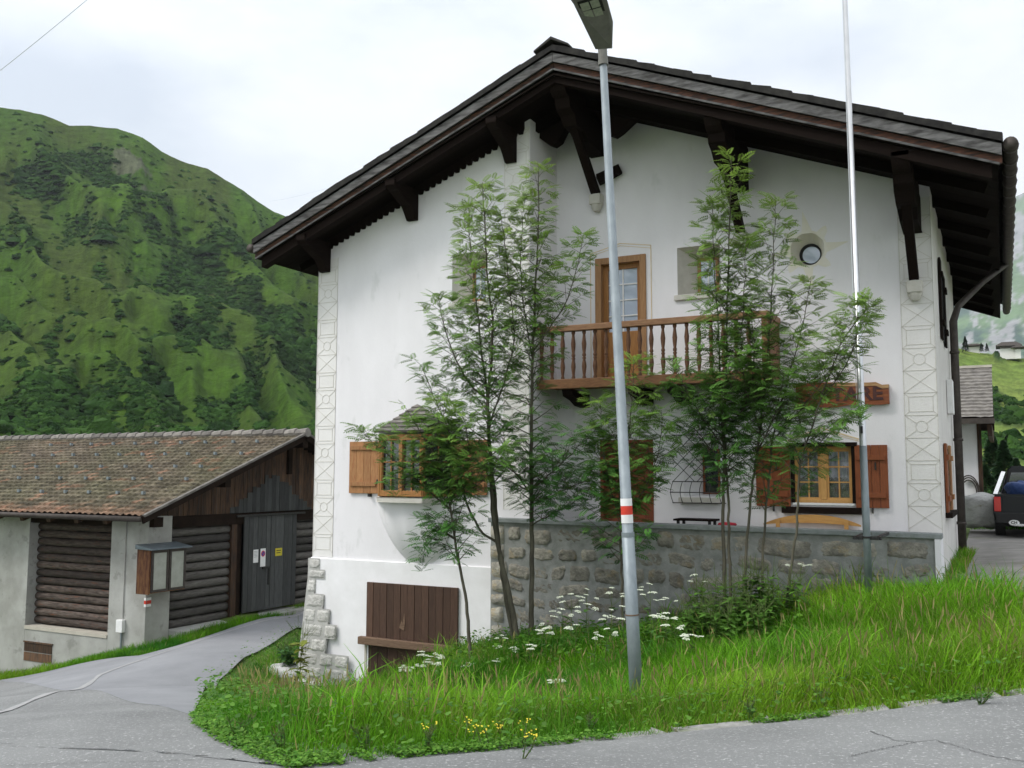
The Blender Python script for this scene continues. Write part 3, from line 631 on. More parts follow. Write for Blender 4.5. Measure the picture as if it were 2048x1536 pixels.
# purlins
def purlin(x, ztop, y0, y1, w=.22, h=.22):
    s = MB()
    prof = [(y0, ztop-.06), (y0+.0, ztop), (y1, ztop), (y1, ztop-h), (y0+.28, ztop-h), (y0+.14, ztop-h+.03), (y0+.06, ztop-h+.08)]
    s.prism(prof, 0, x-w/2, x+w/2, 1.1); return s.build('purlin', 'dark_wood', roof)
purlin(RX, zs(RX)+.0, 13.25, 17.5, .26, .26)
purlin(-3.58, zs(-3.58)-.05, 13.25, 16, .24, .24); purlin(-1.05, zs(-1.05)-.05, 13.2, 26.3, .22, .24)
# carved brackets: stacked under the purlins, and the long struts with their corbel stones
def carved(x, ztop, ywall, L, h, w=.18):
    s = MB(); y0 = ywall-L
    s.prism([(ywall+.05, ztop), (y0, ztop), (y0, ztop-.10), (y0+.07, ztop-.16), (y0+.16, ztop-.17), (y0+.27, ztop-.24), (ywall-.26, ztop-.34), (ywall-.19, ztop-h+.12), (ywall-.10, ztop-h), (ywall+.05, ztop-h)], 0, x-w/2, x+w/2)
    return s.build('carved_bracket', 'dark_wood', roof, bevel=.012)
for x in (-7.22, -9.20, -11.14): carved(x, zs(x)-.02, Y2, .78, .55)
for x, zc in ((RX, 4.76), (-3.583, 3.78), (-1.047, 2.78)):
    zp = zs(x)-.26
    s = MB(); s.beam((x, Y1-.10, zc+.06), (x, 13.72, zp-.06), .13, .13, (0, 1, 0)); s.build('strut', 'dark_wood', roof)
    s = MB(); s.prism([(Y1+.02, zp+.02), (13.45, zp+.02), (13.50, zp-.14), (13.68, zp-.20), (13.80, zp-.34), (14.1, zp-.34), (14.3, zp-.46), (Y1+.02, zp-.50)], 0, x-.12, x+.12)
    s.build('carved_bracket', 'dark_wood', roof, bevel=.012)
    s = MB(); P = [(.11, -.02), (.12, .10), (.09, .16)]
    s.lathe([(.06, -.30), (.10, -.22), (.125, -.08), (.12, -.0)], (x, Y1-.075, zc+.06), 10, 1.)
    s.box(x-.105, x+.105, Y1-.19, Y1+.01, zc-.13, zc+.055)
    s.build('corbel_stone', 'stone_trim', roof, bevel=.02)
s = MB(); s.beam((RX+.06, Y1-.16, 5.05), (RX+.42, Y1-.02, 5.22), .2, .16); s.build('brace_block', 'dark_wood', roof)
# cross timbers beside the ridge (seen between wing and recess)
for xa in (-6.62, -5.5):
    s = MB(); s.prism([(xa-.42, zs(xa-.42)), (xa+.42, zs(xa+.42)), (xa+.1, zs(xa)-.40), (xa-.02, zs(xa)-.46), (xa-.14, zs(xa)-.40)], 1, 14.3, 14.5); s.build('cross_timber', 'dark_wood', roof)
# scalloped frieze board along the wing
s = MB(); n = 34
for k in range(n):
    xa, xb = XL+.1+(XI-XL-.2)*k/n, XL+.1+(XI-XL-.2)*(k+1)/n; xm = (xa+xb)/2
    s.prism([(xa, zs(xa)+.05), (xb, zs(xb)+.05), (xb, zs(xb)-.10), (xm+.035, zs(xm)-.17), (xm-.035, zs(xm)-.17), (xa, zs(xa)-.10)], 1, Y2-.045, Y2-.005)
s.build('scalloped_board', 'dark_wood', roof)
# gutters
gz = zt(XER)-.13
s = MB(); s.tube([(XER+.10, YV+.02, gz), (XER+.09, 26.6, gz-.06)], .085, 12)
s.build('gutter', 'gutter', roof, smooth=True)
for yy in np.arange(YV+.1, 26.6, .55): MB().tube([(XER+.10, yy, gz), (XER+.10, yy+.07, gz)], .098, 12).build('gutter_bracket', 'gutter', roof)
s = MB(); s.tube([(XEL-.11, YV+.02, zt(XEL)-.16), (XEL-.11, 26.6, zt(XEL)-.2)], .08, 12); s.build('gutter', 'gutter', roof, smooth=True)
s = MB(); s.tube([(XER+.08, 20.4, gz-.08), (-.2, 19.9, gz-.5), (-.62, 19.2, 3.1), (-.70, 19.0, 2.8), (-.70, 19.0, -1.6)], [.055, .055, .06, .07, .07], 12)
for zz in (2.2, .6, -.9): s.tube([(-.70, 19.0, zz), (-.70, 19.0, zz+.05)], .085, 12)
s.build('downpipe', 'gutter', house, smooth=True)
# meter box on the side wall
tag(MB().box(-.795, -.70, 17.55, 17.95, 1.02, 1.60).build('meter_box', 'white', None, org=(-.75, 17.75, 1.0), bevel=.01), 'small white box mounted on the right side wall of the house by the downpipe', 'meter box')
# ---- painted sgraffito borders
def border(x0, x1, ztop, zbot, Y, phase=0):
    s = MB(); s.box(x0, x1, Y-.003, Y-.001, zbot, ztop); bo = s.build('painted_border', 'border', house)
    s = MB(); m_ = .330; w_ = .008; yy = Y-.006
    L = lambda a, b: s.beam((a[0], yy, a[1]), (b[0], yy, b[1]), .004, w_, (0, 0, 1)) if abs(a[0]-b[0]) > 1e-4 else s.box(a[0]-w_/2, a[0]+w_/2, yy-.002, yy+.002, min(a[1], b[1]), max(a[1], b[1]))
    L((x0, zbot), (x0, ztop)); L((x1-.004, zbot), (x1-.004, ztop))
    z = 1.517+m_*20; k = phase
    seqn = ['X', 'R', 'O']
    while z > ztop: z -= m_; k += 1
    while z-m_ > zbot-.001:
        a, b, c, d_ = (x0, z), (x1, z), (x1, z-m_), (x0, z-m_); L(a, b); t_ = seqn[k % 3]
        xm, zm = (x0+x1)/2, z-m_/2
        if t_ == 'X': L(a, c); L(b, d_)
        elif t_ == 'R':
            i = [(x0+.06, z-.055), (x1-.06, z-.055), (x1-.06, z-m_+.055), (x0+.06, z-m_+.055)]
            for p, q in zip(i, i[1:]+i[:1]): L(p, q)
            for p, q in zip((a, b, c, d_), i): L(p, q)
        else:
            cc = circle(xm, zm, .082, 16)
            for p, q in zip(cc, cc[1:]+cc[:1]): L(p, q)
            for q in (a, b, c, d_):
                dx, dz = xm-q[0], zm-q[1]; l_ = math.hypot(dx, dz); L(q, (xm-dx/l_*.082, zm-dz/l_*.082))
        z -= m_; k += 1
    s.build('border_line', 'border_line', bo)
border(-1.25, XR-.002, 4.10, -.84, Y1, 1)
border(XL+.015, -10.87, 4.0, -1.53, Y2, 0)
border(-7.36, XI-.012, 5.85, -.6, Y2, 2)
# painted pediments
def line_path(name, pts, Y, w_=.018, m='ochre_line'):
    s = MB()
    for i in range(len(pts)-1): s.beam((pts[i][0], Y-.004, pts[i][1]), (pts[i+1][0], Y-.004, pts[i+1][1]), .004, w_, (0, 0, 1) if abs(pts[i][0]-pts[i+1][0]) > 1e-3 else (1, 0, 0))
    return s.build(name, m, house)
xm = (DOOR[0]+DOOR[1])/2
line_path('painted_pediment', [(xm-.55, 1.55), (xm-.55, 3.80), (xm, 3.93), (xm+.55, 3.84), (xm+.55, 1.55)], Y1, .014)
line_path('painted_pediment', [(xm-.55, 3.76), (xm, 3.89), (xm+.55, 3.79)], Y1, .008)
line_path('painted_pediment', [(-2.98, .50), (-2.45, .70), (-1.90, .52)], Y1, .022)
line_path('painted_pediment', [(-2.98, .47), (-2.45, .66), (-1.90, .49)], Y1, .008)
# painted sun round the porthole
s = MB()
for k in range(8):
    a = 2*math.pi*k/8+math.pi/2; L_ = .62 if k % 2 == 0 else .45; wv = .12
    base = [(RWc[0]+.27*math.cos(a-.33), RWc[1]+.27*math.sin(a-.33)), (RWc[0]+.27*math.cos(a+.33), RWc[1]+.27*math.sin(a+.33))]
    mid = [(RWc[0]+.40*math.cos(a+.02+d_), RWc[1]+.40*math.sin(a+.02+d_)) for d_ in (.16, -.10)]
    tip_ = (RWc[0]+L_*math.cos(a+.10), RWc[1]+L_*math.sin(a+.10))
    pts = [base[0], mid[1], tip_, mid[0], base[1]]
    s.add([(p[0], Y1-.0035, p[1]) for p in pts], [(0, 1, 4), (1, 3, 4), (1, 2, 3)])
c0 = circle(*RWc, .266); c1 = circle(*RWc, .30)
s.add([(p[0], Y1-.003, p[1]) for p in c0+c1], [(k, (k+1) % 28, (k+1) % 28+28, k+28) for k in range(28)])
s.build('painted_sun', 'sun_paint', house)
s = MB(); o_, i_ = circle(*RWc, .2655), circle(RWc[0], RWc[1]-.02, .1655)
s.add([(x, Y1-.002, z) for x, z in o_]+[(x, Y1+.295, z) for x, z in i_], [(k, (k+1) % 28, (k+1) % 28+28, k+28) for k in range(28)]); s.build('painted_reveal', 'sun_paint', house)
# ---- windows
def ring(s, x0, x1, z0, z1, y0, y1, w_, bot=None):
    b = w_ if bot is None else bot
    s.box(x0, x0+w_, y0, y1, z0, z1); s.box(x1-w_, x1, y0, y1, z0, z1); s.box(x0+w_, x1-w_, y0+.001, y1-.001, z1-w_, z1); s.box(x0+w_, x1-w_, y0+.001, y1-.001, z0, z0+b)
def shutter(x0, x1, z0, z1, Y, m, par, battens=(.2, .8), hang=True):
    s = MB(); n = 4
    for k in range(n):
        a = x0+(x1-x0)*k/n; b = x0+(x1-x0)*(k+1)/n; s.box(a+.002, b-.002, Y-.045, Y-.015, z0, z1, random.uniform(.85, 1.15))
    sh = s.build('shutter', m, par, bevel=.003)
    for t_ in battens:
        zc = z0+(z1-z0)*t_; MB().box(x0+.035, x1-.035, Y-.072, Y-.046, zc-.038, zc+.038, .95).build('batten', m, sh, bevel=.004)
    return sh
# round window glass
w = MB(); cc = circle(RWc[0], RWc[1]-.02, .175); w.prism(cc, 1, Y1+.28, Y1+.33); wo_ = w.build('porthole_window', 'glass_sky_tint', house)
s = MB(); c0, c1 = circle(RWc[0], RWc[1]-.02, .172), circle(RWc[0]+.012, RWc[1]-.032, .135)
s.add([(p[0], Y1+.272, p[1]) for p in c0+c1], [(k, (k+1) % 28, (k+1) % 28+28, k+28) for k in range(28)]); s.build('frame', 'black', wo_)
# small splayed windows
def small_window(x0, x1, z0, z1, Y, outer, sill, wingtrim=None):
    s = MB(); ring(s, x0, x1, z0, z1, Y-.03, Y+.02, .055); w_ = s.build('window', 'oak_frame', house, bevel=.004)
    MB().box(x0+.05, x1-.05, Y-.005, Y+.004, z0+.05, z1-.05).build('pane', 'glass_sky_tint', w_)
    s = MB(); s.box((x0+x1)/2-.012, (x0+x1)/2+.012, Y-.02, Y-.004, z0+.05, z1-.05); s.build('glazing_bar', 'white', w_)
    MB().box(outer[0]-.05, outer[1]+.05, sill[1]-.05, sill[1]+.30, sill[0]-.09, sill[0]-.0).build('sill', 'stone_trim', w_, bevel=.008)
    # stone coloured splay lining, 3 mm proud of the plaster reveal
    o = loop_rect(outer[0]+.003, outer[1]-.003, outer[2]+.003, outer[3]-.003); i = loop_rect(x0+.003, x1-.003, z0+.003, z1-.003)
    s = MB(); s.add([(x, sill[1]-.004, z) for x, z in o]+[(x, Y+.01, z) for x, z in i], [(k, (k+1) % 4, (k+1) % 4+4, k+4) for k in range(4)])
    s.build('splay', 'stone_trim', w_)
small_window(-4.42, -4.06, 2.97, 3.60, Y1+.33, SW, (2.94, Y1))
small_window(-8.13, -7.82, 2.97, 3.62, Y2+.29, WW, (2.92, Y2))
# balcony door
s = MB(); x0, x1, z0, z1 = DOOR
s.box(x0, x0+.11, Y1-.03, Y1+.12, z0, z1); s.box(x1-.11, x1, Y1-.03, Y1+.12, z0, z1); s.box(x0+.11, x1-.11, Y1-.028, Y1+.12, z1-.11, z1)
bd = s.build('balcony_door', 'oak_frame', house, bevel=.006)
s = MB(); ring(s, x0+.11, x1-.11, z0, z1-.11, Y1+.10, Y1+.16, .085); s.build('door_leaf', 'orange_wood', bd)
s = MB(); s.box(x0+.19, x1-.19, Y1+.11, Y1+.14, z0+.08, 2.42); s.build('door_panel', 'orange_wood', bd, bevel=.01)
MB().box(x0+.19, x1-.19, Y1+.135, Y1+.142, 2.42, z1-.19).build('pane', 'glass_sky_tint', bd)
s = MB(); xm = (x0+x1)/2; s.box(xm-.012, xm+.012, Y1+.118, Y1+.134, 2.42, z1-.19)
for k in range(1, 4): zz = 2.42+(z1-.19-2.42)*k/4; s.box(x0+.19, x1-.19, Y1+.119, Y1+.133, zz-.011, zz+.011)
s.build('glazing_bar', 'white', bd)
# ground floor door
x0, x1, z0, z1 = GD
s = MB()
for k in range(7):
    a = x0+.06+(x1-x0-.12)*k/7; b = x0+.06+(x1-x0-.12)*(k+1)/7; s.box(a+.002, b-.002, Y1+.06, Y1+.10, z0, z1-.06, random.uniform(.85, 1.15))
gd = s.build('front_door', 'door_red', house)
s = MB(); s.box(x0, x0+.06, Y1-.01, Y1+.12, z0, z1); s.box(x1-.06, x1, Y1-.01, Y1+.12, z0, z1); s.box(x0+.06, x1-.06, Y1-.008, Y1+.12, z1-.06, z1); s.build('frame', 'door_red', gd)
s = MB(); s.tube([(x1-.14, Y1+.06, -.25), (x1-.14, Y1-.0, -.25), (x1-.24, Y1-.0, -.25)], .011, 6); s.build('handle', 'iron', gd)
# right ground floor window with curtains
x0, x1, z0, z1 = WIN
s = MB(); ring(s, x0, x1, z0, z1-.02, Y1+.05, Y1+.14, .05, .05); xm = (x0+x1)/2; s.box(xm-.045, xm+.045, Y1+.045, Y1+.135, z0+.05, z1-.07)
gw = s.build('window', 'casement', house, bevel=.004)
s = MB()
for a, b in ((x0+.05, xm-.045), (xm+.045, x1-.05)):
    ring(s, a, b, z0+.05, z1-.07, Y1+.065, Y1+.115, .032)
    mx_ = (a+b)/2; s.box(mx_-.010, mx_+.010, Y1+.085, Y1+.105, z0+.08, z1-.1)
    for k in (1, 2): zz = z0+.08+(z1-.18-z0)*k/3; s.box(a+.03, b-.03, Y1+.084, Y1+.104, zz-.010, zz+.010)
s.build('casement', 'casement', gw)
MB().box(x0+.07, x1-.07, Y1+.110, Y1+.114, z0+.08, z1-.1).build('pane', glass_mat('clear_pane', (.95, .95, .95)), gw).data.materials[0].node_tree.nodes['Principled BSDF'].inputs['Transmission Weight'].default_value = .97
for a, b in ((x0+.08, xm-.07), (xm+.07, x1-.08)):
    xs = np.linspace(a, b, 60); zz = np.array([z1-.1, z0+.37]); P = np.zeros((60, 2, 3)); P[..., 0] = xs[:, None]; P[..., 1] = (Y1+.17+.02*np.sin(xs*90)+.008*np.sin(xs*41))[:, None]; P[:, 0, 2] = zz[0]
    P[:, 1, 2] = zz[1]+.018*np.abs(np.sin(xs*45)); MB().grid(P, 1.).build('curtain', 'curtain', gw)
MB().box(x0, x1, Y1-.02, Y1+.05, z0-.035, z0-.0).build('sill', 'white', gw, bevel=.004)
MB().box(-3.05, -1.87, Y1-.09, Y1-.003, -.60, -.50).build('window_board', 'dark_wood', gw, bevel=.01)
s = MB(); s.box(-2.97, -1.93, Y1-.05, Y1+.04, .415, .475); s.box(x0-.02, x0+.03, Y1-.02, Y1+.05, z0, .414); s.box(x1-.03, x1+.02, Y1-.02, Y1+.05, z0, .414); s.build('lintel_board', 'dark_wood', gw)
for a, b in ((-3.44, -2.915), (-1.965, -1.503)):
    sh = shutter(a, b, -.50, .43, Y1, 'shutter_red', gw)
    s = MB(); s.box((a+b)/2+.05, (a+b)/2+.07, Y1-.085, Y1-.046, .06, .17); s.box((a+b)/2-.01, (a+b)/2+.01, Y1-.06, Y1-.01, -.58, -.50); s.build('latch', 'iron', sh)
# grille window
s = MB(); ring(s, -4.37, -4.09, -.33, .40, Y1+.26, Y1+.31, .03); w2 = s.build('window', 'shutter_red', house)
MB().box(-4.34, -4.12, Y1+.285, Y1+.290, -.3, .37).build('pane', 'glass', w2)
MB().box(-4.69, -4.02, Y1-.07, Y1+.10, -.475, -.385).build('sill', 'stone_trim', w2, bevel=.01)
s = MB()
for k in range(-3, 6):   # lattice
    for sg in (1, -1):
        p0 = np.array([-4.76+k*.20, -.13]); 
        pts = [(p0[0]+t_*.76*1., p0[1]+t_*.76) if sg > 0 else (p0[0]+.2+(1-t_)*.76, p0[1]+t_*.76) for t_ in np.linspace(0, 1, 20)]
        pts = [p for p in pts if -4.77 <= p[0] <= -3.96]
        if len(pts) > 1: s.tube([(p[0], Y1-.12, p[1]) for p in pts], .006, 5)
for x_ in np.linspace(-4.76, -3.97, 6):
    s.tube([(x_, Y1-.12-.13*math.sin(math.pi*t_), -.13-.34*t_) for t_ in np.linspace(0, 1, 8)], .006, 5)
for zz, yo in ((.62, .12), (-.13, .12), (-.30, .25), (-.47, .12)): s.tube([(-4.80, Y1, zz), (-4.77, Y1-yo, zz), (-3.96, Y1-yo, zz), (-3.93, Y1, zz)], .008, 5)
s.build('grille', 'iron', w2)
# ---- oriel on the wing
ob = MB(); pl = [(-9.83, Y2), (-9.50, 13.46), (-8.66, 13.46), (-8.33, Y2)]
s = MB(); z0, z1 = -.40, .66
for (xa, ya), (xb, yb) in zip(pl[:-1], pl[1:]):
    dx, dy = xb-xa, yb-ya; L_ = math.hypot(dx, dy); ux, uy = dx/L_, dy/L_
    nseg = 2 if L_ > .7 else 1
    for c in (z0+.05, z1-.06): s.beam((xa, ya, c), (xb, yb, c), .07, .10, ext=.02)
    for k in range(nseg+1): s.beam((xa+dx*k/nseg, ya+dy*k/nseg, z0), (xa+dx*k/nseg, ya+dy*k/nseg, z1), .075, .075, (ux, uy, 0))
oriel = s.build('oriel', 'orange_wood', house, bevel=.006)
s = MB(); s2 = MB()
for (xa, ya), (xb, yb) in zip(pl[:-1], pl[1:]):
    off = .02
    s2.beam((xa, ya+.03, .12), (xb, yb+.03, .12), .008, .98)
    s.beam((xa, ya-.0, .18), (xb, yb-.0, .18), .02, .02)
    dx, dy = xb-xa, yb-ya
    for k in ((.25, .75) if abs(dx) > .7 else (.5,)): s.beam((xa+dx*k, ya+dy*k, z0+.08), (xa+dx*k, ya+dy*k, z1-.1), .02, .02, (dx, dy, 0))
s2.build('pane', 'glass', oriel); s.build('glazing_bar', 'orange_wood', oriel)
# oriel roof: little hipped shingle roof
s = MB(); ap = (-9.08, Y2, 1.20); ev = [(-9.92, Y2, .74), (-9.58, 13.36, .70), (-8.58, 13.36, .70), (-8.24, Y2, .74)]
for a, b in zip(ev[:-1], ev[1:]):
    a, b, c = np.array(a), np.array(b), np.array(ap); K = 7
    for k in range(K):
        t0, t1 = k/K, (k+1)/K; o1 = np.array([0, -.012, .018])
        s.add([a*(1-t0)+c*t0+o1, b*(1-t0)+c*t0+o1, b*(1-t1)+c*t1, a*(1-t1)+c*t1, a*(1-t0)+c*t0-o1, b*(1-t0)+c*t0-o1], [(0, 1, 2, 3), (0, 4, 5, 1)], random.uniform(.8, 1.25))
s.add([ev[0], ev[1], ev[2], ev[3]], [(0, 1, 2, 3)], .6)
s.build('oriel_roof', 'stone_roof', oriel)
MB().prism([(-9.90, Y2), (-9.54, 13.40), (-8.62, 13.40), (-8.26, Y2)], 2, -.50, -.42).build('sill', 'stone_trim', oriel, bevel=.008)
# shell-shaped base
P = np.zeros((40, 22, 3))
for j, t_ in enumerate(np.linspace(0, 1, 22)):
    z_ = -.50-1.06*t_; hw = .735*math.sqrt(max(1-(t_*.97)**2.6, 0))*(1-.28*t_)+.04; dp = .36*(1-t_**2.4)+.02
    for i, th in enumerate(np.linspace(0, math.pi, 40)):
        rib = 1+.035*abs(math.sin(th*7)) ; P[i, j] = (-9.08-hw*math.cos(th)*rib+.12*t_, Y2+.0-dp*math.sin(th)*rib+.005, z_)
MB().grid(P, flip=False).build('shell_base', 'plaster', oriel, smooth=True)
shutter(-10.50, -9.865, -.37, .555, Y2, 'shutter_old', oriel, (.18, .88)); shutter(-8.30, -7.66, -.37, .555, Y2, 'shutter_old', oriel, (.18, .88))
s = MB(); s.box(-9.86, -9.83, Y2-.05, Y2-.004, -.46, .60); s.build('post_trim', 'stone_trim', oriel)
s = MB(); s.box(-10.05, -10.02, Y2-.09, Y2, -.43, -.37); s.box(-9.86, -9.80, Y2-.10, Y2-.05, -.20, -.12); s.build('latch', 'iron', oriel)
# ---- side wall shutters (flat against the wall, seen edge-on)
def side_shutter(y0, y1, z0, z1, wavy, m='shutter_red'):
    s = MB(); n = 4; 
    for k in range(n):
        a = y0+(y1-y0)*k/n; b = y0+(y1-y0)*(k+1)/n; s.box(XR+.012, XR+.045, a+.003, b-.003, z0, z1, random.uniform(.85, 1.15))
    sh = s.build('side_shutter', m, house); 
    for t_ in (.2, .8): zc = z0+(z1-z0)*t_; MB().box(XR+.046, XR+.075, y0+.03, y1-.03, zc-.04, zc+.04).build('batten', m, sh)
side_shutter(15.85, 16.25, -.58, .47, 0); side_shutter(17.05, 17.45, -.58, .47, 0, 'shutter_old')
side_shutter(16.3, 16.65, 2.15, 3.45, 1, 'dark_wood'); side_shutter(17.35, 17.7, 2.15, 3.35, 1, 'dark_wood')
s = MB(); s.box(XR-.001, XR+.03, 16.27, 17.03, -.5, .40); s.box(XR-.001, XR+.03, 16.67, 17.33, 2.2, 3.3); s.build('side_window', 'glass', house)
MB().box(XR+.002, XR+.10, 15.8, 17.5, -.66, -.585).build('side_sill', 'dark_wood', house)
# ---- balcony
BX0, BX1, BY = -6.86, -3.04, 14.20
s = MB(); s.box(BX0, BX1, BY, Y1, 1.44, 1.54); bal = s.build('balcony', 'rail_wood', house, bevel=.006)
s = MB(); s.box(BX0, BX1+.02, BY-.045, BY-.002, 1.385, 1.545); s.build('floor_beam', 'rail_wood', bal, bevel=.01)
s = MB(); s.box(BX0, BX1+.03, BY-.05, BY+.075, 2.335, 2.435); s.box(BX1-.06, BX1+.03, BY+.08, Y1, 2.335, 2.434); s.build('handrail', 'rail_top', bal, bevel=.012)
prof = [(.026, 0), (.030, .02), (.020, .05), (.022, .08), (.036, .20), (.030, .26), (.021, .31), (.029, .335), (.029, .345), (.018, .36), (.029, .375), (.029, .40), (.021, .42), (.030, .50), (.036, .58), (.022, .70), (.020, .73), (.030, .76), (.028, .79)]
nb = 19
for k in range(nb):
    x_ = BX0+.06+k*(BX1-.10-BX0-.06)/nb
    s = MB(); s.lathe([(r_*1.12, z_*1.0) for r_, z_ in prof], (x_, BY+.02, 1.545), 10); s.build('baluster', 'baluster_wood', bal, smooth=True)
s = MB(); s.box(BX1-.09, BX1+.0, BY-.035, BY+.065, 1.545, 2.334); s.build('corner_post', 'rail_wood', bal, bevel=.01)
s = MB()
for k in range(5):
    a = BY+.08+k*(Y1-BY-.09)/5; s.box(BX1-.02, BX1+.01, a+.004, a+(Y1-BY-.09)/5-.004, 1.40, 2.33, random.uniform(.8, 1.15))
s.build('side_board', 'rail_wood', bal)
for x_ in (-6.35, -5.2, -4.55, -3.4):
    s = MB(); s.prism([(BY+.03, 1.38), (Y1, 1.38), (Y1, 1.12), (14.75, 1.14), (14.55, 1.22), (BY+.08, 1.27)], 0, x_-.09, x_+.09); s.build('support_bracket', 'dark_wood', bal)
# ---- cellar door
s = MB(); n = 13
for k in range(n):
    a = DO[0]-.02+(DO[1]-DO[0]+.04)*k/n; b = DO[0]-.02+(DO[1]-DO[0]+.04)*(k+1)/n; s.box(a+.003, b-.003, Y2-.085+.006*(k % 2), Y2-.04, -2.86, DO[3]+.01, random.uniform(.75, 1.25))
cel = s.build('cellar_door', 'cellar_wood', house, bevel=.003)
s = MB()
for k in range(9):
    a = DO[0]+(DO[1]-DO[0])*k/9; b = DO[0]+(DO[1]-DO[0])*(k+1)/9; s.box(a+.004, b-.006, Y2-.03, Y2+.0, -4.35, -2.97, random.uniform(.6, 1.5))
s.build('lower_leaf', 'cellar_wood', cel)
s = MB(); s.beam((-10.15, Y2-.13, -2.92), (-8.15, Y2-.13, -2.93), .10, .13); s.build('cross_beam', 'old_beam', cel, bevel=.012)
s = MB(); pp = [(-9.34, -2.66), (-9.30, -2.52), (-9.27, -2.58), (-9.24, -2.40), (-9.22, -2.56), (-9.24, -2.70)]; pp_ = [(-9.36, -2.72), (-9.28, -2.50), (-9.27, -2.62), (-9.20, -2.30), (-9.16, -2.55), (-9.17, -2.76), (-9.26, -2.80)]
s.prism(pp, 1, Y2-.089, Y2-.0865); s.build('scraped_patch', 'old_beam', cel)
s = MB(); s.box(-10.09, -10.05, Y2-.05, Y2-.036, -4.3, -2.95); s.build('door_jamb', 'concrete_new', cel)
# ================================================================== TERRACE WALL
def wy(x): return 13.75+(x+7.5)/(6.66)*.68
def wz(x): return -.73-(x+7.5)/6.66*.088
tw = empty('terrace_wall', (-4, 14.2, -2.2), 'rubble stone terrace wall with concrete capping in front of the recessed facade', 'wall')
s = MB(); n = 30; xs = np.linspace(-7.50, -.84, n)
for a, b in zip(xs[:-1], xs[1:]):
    s.add([(a, wy(a)+.0, -3.6), (b, wy(b), -3.6), (b, wy(b), wz(b)-.07), (a, wy(a), wz(a)-.07)], [(0, 1, 2, 3)])
s.add([(-7.5, wy(-7.5), -3.6), (-7.5, Y2, -3.6), (-7.5, Y2, -.8), (-7.5, wy(-7.5), -.8)], [(0, 1, 2, 3)])
s.build('mortar', 'mortar', tw)
MB().box(-.875, -.802, 14.36, 14.998, -2.4, -.895).build('end_pier', 'plaster', tw)
s = MB(); v = []
for a in (-7.53, -.78):
    for yo, zo in ((-.05, -.075), (-.05, 0), (.22, 0), (.22, -.075)): v.append((a, wy(a)+yo, wz(a)+zo))
s.add(v, [(0, 1, 2, 3), (7, 6, 5, 4), (0, 4, 5, 1), (1, 5, 6, 2), (2, 6, 7, 3), (3, 7, 4, 0)]); s.build('capstone', 'cap', tw, bevel=.012)
s = MB(); s.prism([(-6.87, 13.95), (-.88, 14.55), (-.88, 14.995), (-6.87, 14.995)], 2, -1.4, -1.25); s.build('terrace_floor', 'gravel', tw)
s = MB(); z = -.83; first = True
while z > -3.4:
    hh = random.uniform(.19, .34); x = -7.20
    pillow(s, -7.52+random.uniform(-.01, .02), -7.24+random.uniform(-.06, .05), z-hh+.008, z-.008, 0, .05, random.uniform(1.25, 1.55), 7, 5, .014, lambda P: np.stack([P[..., 0], P[..., 1]+wy(-7.4)-.01, P[..., 2]], -1))
    x = -7.22
    while x < -1.0:
        w_ = random.uniform(.20, .62)*(1.5 if x > -3.5 else 1); x1 = min(x+w_, -.885)
        if x1-x < .1: break
        x = x
        drop = random.uniform(-.02, .02); sh = wz((x+x1)/2)-wz(-7.5)
        if random.random() < (.97 if x < -3.6 else .88):
            h_ = hh*random.uniform(.80, .98); zc = z-hh/2+drop+sh
            base = np.array([(x+x1)/2, zc])
            xa, xb, za, zb_ = x+.012, x1-.015, zc-h_/2, zc+h_/2
            pillow(s, xa, xb, za, zb_, 0, random.uniform(.025, .05), random.uniform(.72, 1.22), 11, 8, .026, lambda P: np.stack([P[..., 0], P[..., 1]+wy(P[..., 0])+.004, P[..., 2]+.02*np.sin(P[..., 0]*5)], -1), random.uniform(.12, .34))
        x = x1
    z -= hh
s.build('wall_stone', 'stone', tw, smooth=True)
# things standing on the terrace
bn = empty('garden_bench', (-2.6, 14.62, -1.25), 'light wooden bench with arched back standing behind the terrace wall under the window', 'bench')
s = MB(); xs = np.linspace(-3.33, -1.90, 24); top = [-.615-.15*abs((x+2.60)/.72)**2.2 for x in xs]; bot = [-.74-.04*abs((x+2.6)/.72)**2 for x in xs]
s.prism(list(zip(xs, top))+list(zip(xs[::-1], bot[::-1])), 1, 14.90, 14.94); s.build('backrest', 'gold_wood', bn, bevel=.006)
MB().box(-3.2, -2.0, 14.60, 14.90, -.93, -.89).build('seat', 'gold_wood', bn, bevel=.006)
for x_ in (-3.1, -2.1): MB().box(x_-.03, x_+.03, 14.64, 14.88, -1.25, -.93).build('leg', 'gold_wood', bn); MB().box(x_-.03, x_+.03, 14.87, 14.89, -.89, -.70).build('back_support', 'gold_wood', bn)
tb = empty('garden_table', (-4.3, 14.55, -1.25), 'low dark garden table just showing above the terrace wall near the front door', 'table')
MB().box(-4.62, -3.98, 14.42, 14.8, -.735, -.705).build('table_top', 'dark_wood', tb, bevel=.004)
for x_ in (-4.55, -4.05):
    for y_ in (14.46, 14.76): MB().box(x_-.02, x_+.02, y_-.02, y_+.02, -1.25, -.735).build('leg', 'iron', tb)
tag(MB().lathe([(.05, 0), (.13, .0), (.15, .02), (.13, .045), (.05, .055)], (-3.80, 14.55, -.80), 14).build('red_cushion', 'red_cloth', None, (-3.8, 14.55, -.8), smooth=True), 'small red cushion beside the dark table on the terrace', 'cushion')
tag(MB().box(-4.02, -3.58, 14.42, 14.7, -1.25, -.80).build('stool', 'dark_wood', None, (-3.8, 14.55, -1.25)), 'dark wooden stool carrying the red cushion behind the terrace wall', 'stool')
